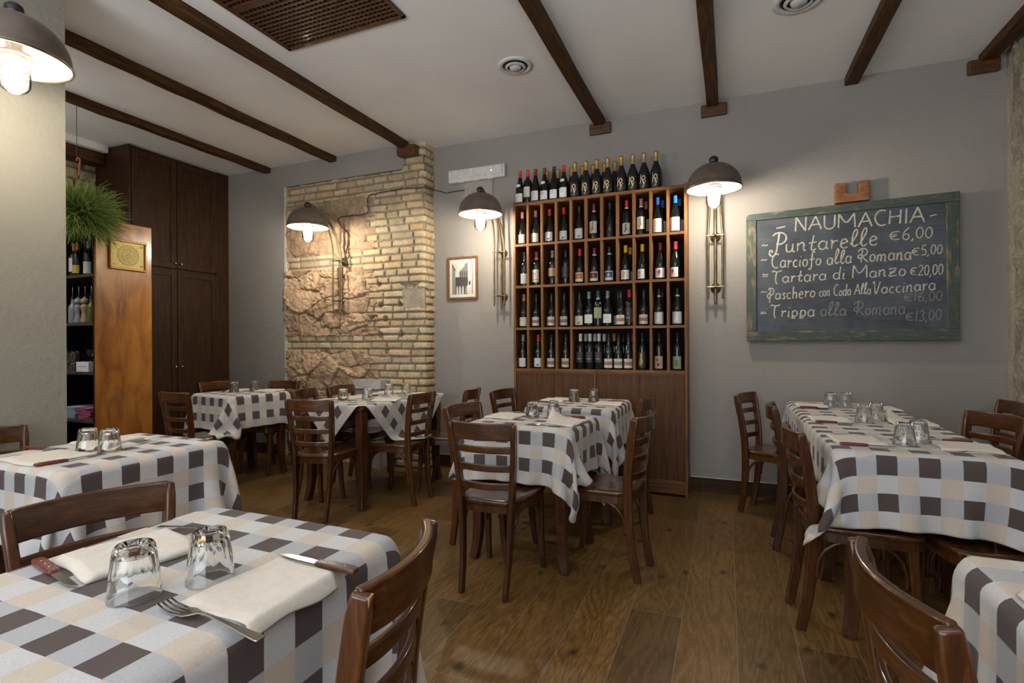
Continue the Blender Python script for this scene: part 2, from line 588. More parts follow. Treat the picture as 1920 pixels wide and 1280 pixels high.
# skirting
mb = MB()
xs = [-2.70, -1.75]
mb.box(-2.70, -1.752, YB - 0.012, YB, 0, 0.115)
for a, b in ((-0.285, -0.188), (-0.186, 0.62), (0.622, 1.43), (1.432, XR)):
    mb.box(a, b, YB - 0.012, YB, 0, 0.115)
struct('baseboard_back', mb, M['skirt'])
struct('trim_2', MB().box(-0.285, XR, YB - 0.008, YB, 0.115, 0.120).box(-2.7, -1.752, YB - 0.008, YB, 0.115, 0.120), M['white_edge'])
struct('baseboard_alcove', MB().box(-5.3, -4.8, YL - 0.012, YL, 0, 0.115).box(-4.798, -4.476, YL - 0.012, YL, 0, 0.115), M['skirt'])
struct('baseboard_left', MB().box(XN, XN + 0.012, -2.6, 1.632, 0, 0.115), M['skirt'])


# ---- relief masonry: dense height-field meshes
def vnoise(x, y, seed):
    r = np.random.RandomState(seed)
    T = r.rand(128, 128)
    xi, yi = np.floor(x).astype(int), np.floor(y).astype(int)
    fx, fy = x - xi, y - yi
    fx, fy = fx * fx * (3 - 2 * fx), fy * fy * (3 - 2 * fy)
    g = lambda a, b: T[a % 128, b % 128]
    return (g(xi, yi) * (1 - fx) * (1 - fy) + g(xi + 1, yi) * fx * (1 - fy) + g(xi, yi + 1) * (1 - fx) * fy + g(xi + 1, yi + 1) * fx * fy)


def fbm(x, y, seed, o=4):
    s = np.zeros_like(x); a = 0.5
    for k in range(o):
        s += a * vnoise(x, y, seed + k)
        x, y, a = x * 2.03, y * 2.03, a * 0.5
    return s


def worley(x, y, seed):
    r = np.random.RandomState(seed)
    J = r.rand(64, 64, 2); Idv = r.rand(64, 64)
    xi, yi = np.floor(x).astype(int), np.floor(y).astype(int)
    f1 = np.full(x.shape, 9.0); f2 = np.full(x.shape, 9.0); idv = np.zeros(x.shape); ox = np.zeros(x.shape); oy = np.zeros(x.shape)
    for dx in (-1, 0, 1):
        for dy in (-1, 0, 1):
            cx, cy = xi + dx, yi + dy
            j = J[cx % 64, cy % 64]
            d = np.hypot(cx + j[..., 0] - x, cy + j[..., 1] - y)
            nid = Idv[cx % 64, cy % 64]
            closer = d < f1
            f2 = np.where(closer, f1, np.minimum(f2, d))
            idv = np.where(closer, nid, idv)
            ox = np.where(closer, x - cx - j[..., 0], ox); oy = np.where(closer, y - cy - j[..., 1], oy)
            f1 = np.minimum(f1, d)
    return f1, f2, idv, ox, oy


def grid_mesh(name, P, C, m):
    """P (n,k,3) vertices, C (n,k,3) colours"""
    n, k = P.shape[:2]
    idx = np.arange(n * k).reshape(n, k)
    q = np.stack([idx[:-1, :-1], idx[1:, :-1], idx[1:, 1:], idx[:-1, 1:]], -1).reshape(-1, 4)
    me = bpy.data.meshes.new(name)
    me.from_pydata(P.reshape(-1, 3).tolist(), [], q.tolist())
    at = me.color_attributes.new('tint', 'FLOAT_COLOR', 'POINT')
    arr = np.ones((n * k, 4), np.float32)
    arr[:, :3] = C.reshape(-1, 3)
    at.data.foreach_set('color', arr.ravel())
    me.shade_smooth()
    me.materials.append(m)
    o = bpy.data.objects.new(name, me)
    COL.objects.link(o)
    o['kind'] = 'structure'
    return o


def masonry_mat(name):
    t = NT(name)
    vc = t.n('ShaderNodeVertexColor', layer_name='tint')
    v = t.coord('Object')
    f = t.noise(v, 60, 4, 0.65)
    f2 = t.noise(v, 9, 3)
    c = t.mix(1.0, vc.outputs[0], t.ramp(f, [(0.3, (0.74, 0.74, 0.74)), (0.7, (1.22, 1.2, 1.16))]), 'MULTIPLY')
    c = t.mix(1.0, c, t.ramp(f2, [(0.3, (0.85, 0.84, 0.84)), (0.7, (1.12, 1.1, 1.08))]), 'MULTIPLY')
    t.set(Base_Color=c, Roughness=0.92)
    t.b.inputs['Specular IOR Level'].default_value = 0.15
    t.bump(f, 0.55, 0.006)
    return t.m
M['masonry'] = masonry_mat('old_masonry')


def bricks(S, Z, row, seed, lmin=0.13, lmax=0.27):
    """height, in-brick mask, random id"""
    r = np.random.RandomState(seed)
    wob = 0.012 * (fbm(S * 4, Z * 5, seed + 50, 4) - 0.5)
    zr = (Z + wob) / row
    iz = np.floor(zr).astype(int)
    fz = (zr - iz) * row
    hgt = np.zeros_like(S); msk = np.zeros_like(S); rid = np.zeros_like(S)
    for k in range(iz.min(), iz.max() + 1):
        sel = iz == k
        if not sel.any(): continue
        edges = [S.min() - r.rand() * 0.2]
        while edges[-1] < S.max() + 0.3:
            edges.append(edges[-1] + lmin + (lmax - lmin) * r.rand())
        edges = np.array(edges)
        ids = r.rand(len(edges))
        s = S[sel] + 0.02 * (fbm(S[sel] * 12, Z[sel] * 12, seed + 60, 3) - 0.5)
        b = np.clip(np.searchsorted(edges, s) - 1, 0, len(edges) - 2)
        d = np.minimum(np.minimum(s - edges[b], edges[b + 1] - s), np.minimum(fz[sel], row - fz[sel]))
        e = np.clip((d - 0.0045 - 0.009 * (fbm(S[sel] * 30, Z[sel] * 30, seed + 77, 3) - 0.4)) / 0.009, 0, 1)
        e = e * e * (3 - 2 * e)
        hgt[sel] = e * (0.014 + 0.012 * ids[b])
        msk[sel] = e
        rid[sel] = ids[b]
    return hgt, msk, rid


def relief_wall():
    x0, x1, xc = -4.452, -2.745, -2.722
    step = 0.0072
    ns = int((x1 - x0) / step)
    S1 = np.linspace(x0, x1, ns)
    ang = np.linspace(0, PI / 2, 5)[1:]
    rad = 0.023
    side = np.linspace(YL + 0.02 + rad + 0.006, YB + 0.02, 26)
    base = [(s, YL + 0.030, 0, -1) for s in S1]
    base += [(x1 + rad * math.sin(a), YL + 0.030 + rad * (1 - math.cos(a)), math.sin(a), -math.cos(a)) for a in ang]
    base += [(x1 + rad, y, 1, 0) for y in side]
    base = np.array(base)
    arc = np.concatenate([[0], np.cumsum(np.hypot(np.diff(base[:, 0]), np.diff(base[:, 1])))]) + x0
    Zv = np.linspace(0.0, H, int(H / step))
    S, Z = np.meshgrid(arc, Zv, indexing='ij')
    hb, mb_, rid = bricks(S, Z, 0.0725, 5)
    # rubble: broken stones with tilted faces, joints only open in places
    q1, q2 = fbm(S * 4, Z * 4, 31, 5) - 0.5, fbm(S * 4, Z * 4, 37, 5) - 0.5
    wx, wz = S + 0.11 * q1, Z + 0.11 * q2
    f1, f2, sid, ox, oy = worley(wx * 3.6, wz * 5.2, 3)
    g1, g2, sid2, ox2, oy2 = worley(wx * 9.5 + 3, wz * 12.0, 8)
    openj = np.clip((fbm(S * 5 + 9, Z * 5, 57, 3) - 0.30) / 0.16, 0.15, 1)
    openj = openj * np.clip((2.25 - Z) / 0.1, 0.25, 1)
    crack = 1 - (1 - np.clip((f2 - f1) / 0.13, 0, 1)) * openj
    crack2 = 1 - (1 - np.clip((g2 - g1) / 0.2, 0, 1)) * 0.6
    n = fbm(S * 14, Z * 14, 71, 5)
    n3 = np.abs(fbm(S * 7, Z * 9, 171, 5) - 0.48)
    tilt = ((sid * 37) % 1 - 0.5) * 0.075 * ox + ((sid * 71) % 1 - 0.35) * 0.085 * oy
    tilt2 = ((sid2 * 37) % 1 - 0.5) * 0.030 * ox2 + ((sid2 * 71) % 1 - 0.4) * 0.034 * oy2
    hs = 0.042 * crack * (0.5 + 0.5 * sid) + 0.007 * crack2 + tilt + tilt2 + 0.030 * (n - 0.45) + 0.012 * (fbm(S * 50, Z * 50, 331, 2) - 0.4) - 0.03 * np.clip(0.035 - n3, 0, 1) / 0.035 * openj
    hs_up = 0.024 * crack + tilt * 0.6 + 0.036 * (n - 0.45) + 0.005 * crack2 + 0.012 * (fbm(S * 50, Z * 50, 331, 2) - 0.4)
    up = np.clip((Z - 2.10) / 0.05, 0, 1)
    hs = hs * (1 - up) + hs_up * up
    bound = -3.33 + 0.10 * (fbm(Z * 5 + 3, Z * 0, 91, 3) - 0.5) + 0.06 * np.sign(np.sin(Z * PI / 0.0725))
    bound = np.where(Z < 1.1, bound + 0.04, bound)
    courses = ((Z > 2.72) | ((Z > 2.005) & (Z < 2.15)) | ((Z > 1.15) & (Z < 1.295)))
    isb = (S > bound) | courses
    isb = isb.astype(float)
    h = np.where(isb > 0.5, hb + 0.010 * (n - 0.45), hs)
    # bored holes
    for hx, hz, hr in ((-3.235, 1.81, .026), (-3.215, 1.60, .03), (-2.985, 1.60, .026), (-3.16, 1.46, .032), (-3.22, 1.30, .036), (-2.975, 1.305, .032), (-3.15, 1.13, .03)):
        d = np.hypot(S - hx, (Z - hz) * 0.9)
        h -= 0.06 * np.clip((hr - d) / (0.4 * hr), 0, 1)
    # mortar patch and its overhang
    px, pz_ = -2.90, 1.72
    pn = 0.05 * (fbm(S * 14, Z * 14, 401, 3) - 0.45)
    patch = (S > -2.965 + pn) & (S < -2.70) & (Z > 1.555 + pn) & (Z < 1.765 + pn)
    h = np.where(patch, 0.006 + 0.01 * (n - 0.45), h)
    tri = (Z < 1.80) & (Z > 1.715) & (np.abs(S + 2.87) < 0.115 * (Z - 1.70) / 0.10)
    h = np.where(tri, -0.035, h)
    top = np.where(S > -2.95, H + 1, 2.925 + 0.02 * (n - 0.5))
    P = np.zeros(S.shape + (3,))
    P[..., 0] = base[:, 0][:, None] + base[:, 2][:, None] * h
    P[..., 1] = base[:, 1][:, None] + base[:, 3][:, None] * h
    P[..., 2] = Z
    brick_c = np.array([0.50, 0.400, 0.265]); mort = np.array([0.25, 0.215, 0.165])
    rr = rid[..., None]
    bc = brick_c * (0.82 + 0.36 * rr) + np.array([0.03, -0.01, -0.03]) * (((rr * 7.3) % 1) - 0.5) * 2
    C = mort * (1 - mb_[..., None]) + bc * mb_[..., None]
    st = np.array([0.42, 0.300, 0.200]) * (0.8 + 0.45 * sid[..., None]) + np.array([0.03, 0.0, -0.015]) * (sid2[..., None] - 0.5)
    st_up = np.array([0.31, 0.24, 0.165]) * (0.85 + 0.3 * sid[..., None])
    pink = np.clip((2.60 - Z) / 0.12, 0, 1)[..., None] * up[..., None]
    st = st * (1 - up[..., None]) + (st_up * (1 - pink) + np.array([0.38, 0.265, 0.18]) * pink) * up[..., None]
    joint_tone = np.array([0.16, 0.125, 0.09])  # darker brown mixed into the open joints
    st = st * (0.3 + 0.7 * crack[..., None]) + joint_tone * (0.7 - 0.7 * crack[..., None])
    st = st * (0.78 + 0.5 * fbm(S * 5, Z * 5, 201, 4)[..., None])
    C = np.where(isb[..., None] > 0.5, C, st)
    C = np.where(patch[..., None], np.array([0.33, 0.295, 0.235]), C)
    # clip what the plaster band covers
    keep = Z <= top
    P[..., 1] = np.where(keep, P[..., 1], YL + 0.05)
    return grid_mesh('wall_masonry', P, np.clip(C, 0, 1), M['masonry'])
relief_wall()


def stone_wall():
    Yv = np.linspace(2.9, YB + 0.02, 250)
    Zv = np.linspace(0, H, 420)
    Y, Z = np.meshgrid(Yv, Zv, indexing='ij')
    n = fbm(Y * 12, Z * 12, 131, 5)
    n2 = fbm(Y * 45, Z * 45, 141, 3)
    big = fbm(Y * 3, Z * 2.0, 151, 3)
    edge = np.clip((YB - Y - 0.10 - 0.05 * (big - 0.5)) / 0.05, 0, 1)
    h = edge * (0.045 * (n - 0.3) + 0.022 * (n2 - 0.5)) + 0.02 * edge
    P = np.stack([XR + 0.01 - h, Y, Z], -1)
    c = np.array([0.26, 0.235, 0.195])[None, None] * (0.35 + 1.25 * (0.6 * n + 0.4 * n2)[..., None]) 
    c2 = np.array([0.33, 0.31, 0.27])
    C = c * edge[..., None] + c2 * (1 - edge[..., None])
    P = P[::-1]
    C = C[::-1]
    return grid_mesh('wall_right', P, C, M['masonry'])
stone_wall()
struct('wall_right_rear', MB().box(XR, XR + 0.15, -2.7, 2.95, 0, H), M['plaster'])

# brick wall behind the bar shelf
def bar_wall():
    Yv = np.linspace(1.5, YL + 0.05, 200)
    Zv = np.linspace(0, H, 300)
    Y, Z = np.meshgrid(Yv, Zv, indexing='ij')
    hb, m_, rid = bricks(Y, Z, 0.105, 17, 0.16, 0.34)
    P = np.stack([-5.86 + hb * 1.2, Y, Z], -1)
    C = np.array([0.33, 0.27, 0.18]) * (0.8 + 0.4 * rid[..., None]) * m_[..., None] + np.array([0.14, 0.115, 0.085]) * (1 - m_[..., None])
    return grid_mesh('wall_bar', P, C, M['masonry'])
bar_wall()
struct('wall_bar_near', MB().box(-6.2, -3.60, 1.35, 1.5, 0, H), M['plaster'])
struct('trim_3', MB().box(-5.86, -5.66, 1.5, 3.2, 2.99, 3.10), M['beam'])
struct('trim_4', MB().box(-5.86, -5.60, 1.5, 3.2, 3.10, H), M['ceiling'])

# ------------------------------------------------------------------ ceiling beams
bx = [(-4.705, YL, 0, 'nearest the wardrobe'), (-3.795, YL, 0, 'second from the wardrobe'), (-2.885, 4.27, 1, 'ending over the brick pier'),
      (-1.02, YB, 1, 'ending above the left half of the wine shelf'), (-0.105, YB, 1, 'above the lamp beside the chalkboard'),
      (0.858, YB, 0, 'without a bracket, above the chalkboard'), (1.64, YB, 1, 'beside the rough stone wall')]
for x, ye, br, d in bx:
    y0 = 1.5 if x < -3.4 else -2.6
    path = [(x + 0.004 * math.sin(7.3 * k + x * 9), y0 + (ye - y0) * k / 22.0, H - 0.022 + 0.003 * math.sin(k * 1.7 + x)) for k in range(23)]
    w_, h_ = 0.044, 0.036
    sect = [(-w_, -h_), (w_, -h_), (w_, h_), (-w_, h_)]
    o = MB().sweep(path, sect).build('ceiling_beam', M['beam'], bevel=0.005)
    tag(o, 'dark stained wooden ceiling beam, ' + d.replace('left half of the ', ''), 'beam', 'ceiling beams')
for x, ye, wd, d in ((-2.855, 4.245, 0.205, 'under the beam that meets the brick pier'), (-1.017, YB - 0.03, 0.187, 'under the beam above the wine shelf'),
                     (-0.092, YB - 0.03, 0.196, 'under the beam above the lamp by the chalkboard'), (1.615, YB - 0.03, 0.172, 'in the corner against the stone wall')):
    y1 = YB if ye > 4.3 else YL + 0.02
    mb = MB().box(x - wd / 2, x + wd / 2, ye - 0.012, y1, 3.035, 3.128)
    o = mb.build('beam_bracket', M['bracket'], bevel=0.008)
    tag(o, 'dark wooden beam bracket ' + d, 'bracket', 'beam brackets')

# ------------------------------------------------------------------ ceiling fittings
g = thing('ceiling_grille', 'dark wooden lattice air grille set in the ceiling', 'grille', (-2.207, 2.615, H))
GX, GY = 0.455, 1.32
mb = MB()
mb.box(-GX, -GX + 0.028, -GY, 0, -0.014, 0.0).box(GX - 0.028, GX, -GY, 0, -0.014, 0.0)
mb.box(-GX, GX, -0.028, 0, -0.014, 0).box(-GX, GX, -GY, -GY + 0.028, -0.014, 0)
for q in (0.44, 0.88): mb.box(-GX, GX, -q - 0.025, -q + 0.025, -0.013, 0)
mb.build('frame', M['grille'], g, bevel=0.003)
for a, b in ((0.028, 0.415), (0.465, 0.855), (0.905, GY - 0.028)):
    mb = MB()
    n1, n2 = 26, 12
    for k in range(1, n1):
        xx = -GX + 0.028 + (2 * GX - 0.056) * k / n1
        mb.box(xx - 0.006, xx + 0.006, -b, -a, -0.006, -0.001)
    for k in range(1, n2):
        yy = -a - (b - a) * k / n2
        mb.box(-GX + 0.028, GX - 0.028, yy - 0.006, yy + 0.006, -0.011, -0.006)
    mb.build('lattice', M['grille'], g)
MB().box(-GX + 0.01, GX - 0.01, -GY + 0.01, -0.01, -0.0009, -0.0002).build('backing', M['black'], g)
for (x, y, r_, d) in ((-1.366, 3.385, 0.122, 'nearest the wine shelf'), (0.385, 3.36, 0.135, 'between the beams in front of the chalkboard')):
    v_ = thing('ceiling_vent', 'round white ceiling air vent ' + d, 'vent', (x, y, H), 0, 'round ceiling vents')
    k = r_ / 0.122
    MB().lathe([(0.122 * k, 0), (0.122 * k, -0.006), (0.105 * k, -0.012), (0.09 * k, -0.010), (0.088 * k, -0.001)], 40, cap=False).build('rim', M['vent'], v_, smooth=True)
    MB().lathe([(0.072 * k, -0.012), (0.060 * k, -0.022), (0.055 * k, -0.020), (0.060 * k, -0.006)], 40, cap=False).build('ring', M['vent'], v_, smooth=True)
    MB().lathe([(0.042 * k, -0.012), (0.036 * k, -0.026), (0.001, -0.028)], 40, cap=False).build('disc', M['vent'], v_, smooth=True)
    MB().lathe([(0.001, -0.001), (0.088 * k, -0.001)], 40, cap=False).build('duct', M['black'], v_)

# ------------------------------------------------------------------ dining chair
def post_xy(z, s):
    zs = [0, 0.2, 0.455, 0.65, 0.845]
    ys = [-0.035, -0.004, 0.004, -0.012, -0.045]
    xs_ = [0.116, 0.124, 0.136, 0.152, 0.168]
    return s * float(np.interp(z, zs, xs_)), float(np.interp(z, zs, ys))


def make_chair():
    t = thing('dining_chair', 'x', 'chair')
    # rear legs running up into the back posts
    for s in (-1, 1):
        pts = smooth_path([(s * 0.116, -0.040, 0.0), (s * 0.124, -0.006, 0.2), (s * 0.136, 0.004, 0.455), (s * 0.152, -0.012, 0.65), (s * 0.168, -0.045, 0.838)], 5)
        sc = [1 - 0.12 * abs(p[2] - 0.45) / 0.4 for p in pts]
        sc[-1] *= 0.80
        a, b = 0.013, 0.023
        sect = [(-a, -b), (a, -b), (a, b), (-a, b)]
        MB().sweep(pts, [(q[1], q[0]) for q in sect], up=(1, 0, 0), scale=sc).build('rear_leg', M['chair'], t, smooth=True, angle=40, bevel=0.006, seg=3)
    # rails, bowed backwards
    def rail(z, hh, th, bow, name):
        xa, ya = post_xy(z, 1)
        n = 14
        pts = []
        for k in range(n + 1):
            u = -1 + 2 * k / n
            pts.append((u * xa, ya - bow * (1 - u * u) + 0.002, z))
        sect = [(-th / 2, -hh / 2), (th / 2, -hh / 2), (th / 2, hh / 2), (-th / 2, hh / 2)]
        MB().sweep(pts, sect).build(name, M['chair_h'], t, smooth=True, angle=40, bevel=0.005, seg=3)
    rail(0.802, 0.082, 0.019, 0.042, 'top_rail')
    for z in (0.712, 0.622, 0.533):
        rail(z, 0.034, 0.015, 0.036, 'slat')
    # seat: rounded trapezoid with a slightly dished top
    def outline(k, grow=0.0):
        out = []
        n = 44
        for i in range(n):
            a = 2 * PI * i / n
            c_, s_ = math.cos(a), math.sin(a)
            e = 0.42
            x = math.copysign(abs(c_) ** e, c_)
            y = math.copysign(abs(s_) ** e, s_)
            yy = 0.200 + (0.205 + grow) * y
            wdt = 0.145 + (0.198 - 0.145) * (y * 0.5 + 0.5) + grow
            out.append((x * wdt * k, 0.2 + (yy - 0.2) * k))
        return out
    mb = MB()
    rings = [(1, 0.432, 0), (1, 0.436, 0.004), (1, 0.450, 0.005), (1, 0.457, 0.0), (0.92, 0.459, 0), (0.8, 0.456, 0), (0.5, 0.451, 0), (0.2, 0.450, 0)]
    vs_, fs = [], []
    for k, z, gr in rings:
        vs_ += [(x, y, z) for x, y in outline(k, gr)]
    n = 44
    for i in range(len(rings) - 1):
        for k in range(n):
            fs.append((i * n + k, i * n + (k + 1) % n, (i + 1) * n + (k + 1) % n, (i + 1) * n + k))
    fs.append(tuple(range(n - 1, -1, -1)))
    fs.append(tuple((len(rings) - 1) * n + k for k in range(n)))
    mb.add(vs_, fs).build('seat', M['seat'], t, smooth=True, angle=50)
    # ring under the seat
    ring = [(x * 0.94, 0.2 + (y - 0.2) * 0.94, 0.415) for x, y in outline(1)]
    MB().sweep(ring, [(-0.009, -0.020), (0.009, -0.020), (0.009, 0.020), (-0.009, 0.020)], closed=True).build('seat_frame', M['chair'], t, smooth=True, angle=40)
    for s in (-1, 1):
        pts = smooth_path([(s * 0.155, 0.345, 0.425), (s * 0.157, 0.352, 0.3), (s * 0.159, 0.366, 0.12), (s * 0.163, 0.386, 0.0)], 4)
        sc = [0.72 + 0.28 * (p[2] / 0.42) for p in pts]
        a = 0.019
        sect = [(-a, -a), (a, -a), (a, a), (-a, a)]
        MB().sweep(pts, sect, up=(1, 0, 0), scale=sc).build('front_leg', M['chair'], t, smooth=True, angle=40, bevel=0.006, seg=3)
        # bent side brace
        pts = smooth_path([(s * 0.132, 0.018, 0.235), (s * 0.134, 0.028, 0.32), (s * 0.142, 0.085, 0.385), (s * 0.150, 0.18, 0.402),
                           (s * 0.153, 0.275, 0.385), (s * 0.153, 0.325, 0.32), (s * 0.153, 0.333, 0.235)], 5)
        MB().tube(pts, 0.0085, 8, up=(1, 0, 0)).build('brace', M['chair'], t, smooth=True)
    pts = smooth_path([(-0.142, 0.352, 0.235), (-0.135, 0.348, 0.32), (-0.085, 0.338, 0.388), (0, 0.335, 0.402), (0.085, 0.338, 0.388), (0.135, 0.348, 0.32), (0.142, 0.352, 0.235)], 5)
    MB().tube(pts, 0.0085, 8).build('brace', M['chair'], t, smooth=True)
    return t


CH = make_chair()
CHAIRS = [
    (-1.465, 0.815, -106, 'dark wooden dining chair behind the foreground table, back toward the beige wall'),
    (-0.612, 0.815, 103, 'wooden dining chair with chipped post, drawn up to the foreground table near the floor aisle'),
    (0.300, 1.055, -83, 'glossy brown dining chair at the partly visible corner table, curved back nearest the camera'),
    (-3.105, 1.255, -90, 'dining chair whose light brown top corner shows beside the beige plaster wall'),
    (-4.070, 2.835, -2, 'dining chair at the wardrobe table, backrest toward the camera'),
    (-4.730, 3.700, -100, 'dining chair against the wardrobe, showing over the wardrobe table behind its tumblers'),
    (-4.150, 3.945, 187, 'dining chair at the far end of the wardrobe table, by the masonry edge'),
    (-2.650, 2.790, 12, 'dining chair at the diagonal-cloth table, backrest and four slats toward the camera'),
    (-2.215, 3.440, 90, 'dark dining chair on the aisle side of the diagonal-cloth table, seen side-on'),
    (-3.215, 3.345, -76, 'orange-brown dining chair tucked between the wardrobe table and the diagonal-cloth table'),
    (-3.175, 3.735, -88, 'orange-brown dining chair between the masonry and the diagonal-cloth table, next to the grey box'),
    (-2.000, 3.860, 98, 'dining chair at the far end of the diagonal-cloth table, under the framed photograph'),
    (-1.095, 2.300, 0, 'dining chair in front of the middle table, back and four slats toward the camera'),
    (-0.450, 2.805, 82, 'dining chair on the aisle side of the front middle table, round seat showing'),
    (-0.558, 3.690, 85, 'dining chair on the aisle side of the rear middle table, beside the wine shelf doors'),
    (-1.490, 2.885, -100, 'dining chair on the inner side of the front middle table, facing the aisle'),
    (-1.640, 3.850, -97, 'dining chair on the inner side of the rear middle table, by the wine shelf corner'),
    (0.160, 4.170, -112, 'angled dining chair standing nearest the back wall under the chalkboard'),
    (0.300, 3.520, -92, 'dining chair at the middle table of the chalkboard row, aisle side'),
    (0.312, 2.630, -85, 'dining chair at the near table of the chalkboard row, aisle side, edge-on'),
    (1.580, 4.130, 90, 'dark dining chair in the corner between the back wall and stone wall'),
    (1.245, 3.430, 112, 'dining chair on the stone-wall side of the chalkboard row, middle one of three'),
    (1.140, 2.600, 100, 'dining chair on the stone-wall side of the chalkboard row, cut by the picture edge'),
]
for i, (x, y, rz, lb) in enumerate(CHAIRS):
    if i == 0:
        CH.location = (x, y, 0); CH.rotation_euler = (0, 0, R(rz)); CH['label'] = lb; CH['group'] = 'dining chairs'
    else:
        c_ = dup(CH, (x, y, 0), R(rz), lb, 'dining chairs')
        if i == 1:      # varnish broken away at the top of one post
            simple('bare_wood', (0.36, 0.20, 0.085), 0.6)
            tri = [(-0.176, -0.0617, 0.834), (-0.161, -0.0617, 0.835), (-0.165, -0.0557, 0.800), (-0.168, -0.0510, 0.778), (-0.173, -0.0568, 0.806)]
            vv_ = tri + [(a, b + 0.006, c) for a, b, c in tri]
            n = len(tri)
            ch_ = MB().add(vv_, [tuple(range(n)), tuple(range(2 * n - 1, n - 1, -1))] + [(k, (k + 1) % n, (k + 1) % n + n, k + n) for k in range(n)]).build('worn_chip', M['bare_wood'], c_)
            ch_['label'] = 'pale bare chip'

# ------------------------------------------------------------------ tables
TZ = 0.764
def make_table(a, b, loc, rz, label):
    t = thing('dining_table', label, 'table', loc, rz, 'dining tables')
    MB().box(-a, a, -b, b, TZ - 0.032, TZ - 0.002).build('tabletop', M['table'], t, bevel=0.009)
    i = 0.045
    mb = MB()
    mb.box(-a + i, a - i, -b + i, -b + i + 0.02, TZ - 0.115, TZ - 0.030).box(-a + i, a - i, b - i - 0.02, b - i, TZ - 0.115, TZ - 0.030)
    mb.box(-a + i, -a + i + 0.02, -b + i + 0.02, b - i - 0.02, TZ - 0.115, TZ - 0.030).box(a - i - 0.02, a - i, -b + i + 0.02, b - i - 0.02, TZ - 0.115, TZ - 0.030)
    mb.build('apron', M['table'], t)
    for sx in (-1, 1):
        for sy in (-1, 1):
            cx, cy = sx * (a - 0.052), sy * (b - 0.052)
            pts = smooth_path([(cx, cy, TZ - 0.032), (cx, cy, 0.5), (cx - sx * .002, cy - sy * .002, 0.25), (cx + sx * 0.004, cy + sy * 0.004, 0.10), (cx + sx * 0.020, cy + sy * 0.020, 0.0)], 4)
            sc = [0.70 + 0.30 * min(1, p[2] / 0.6) for p in pts]
            w_ = 0.033
            MB().sweep(pts, [(-w_, -w_), (w_, -w_), (w_, w_), (-w_, w_)], up=(1, 0, 0), scale=sc).build('leg', M['table'], t, bevel=0.004)
    return t


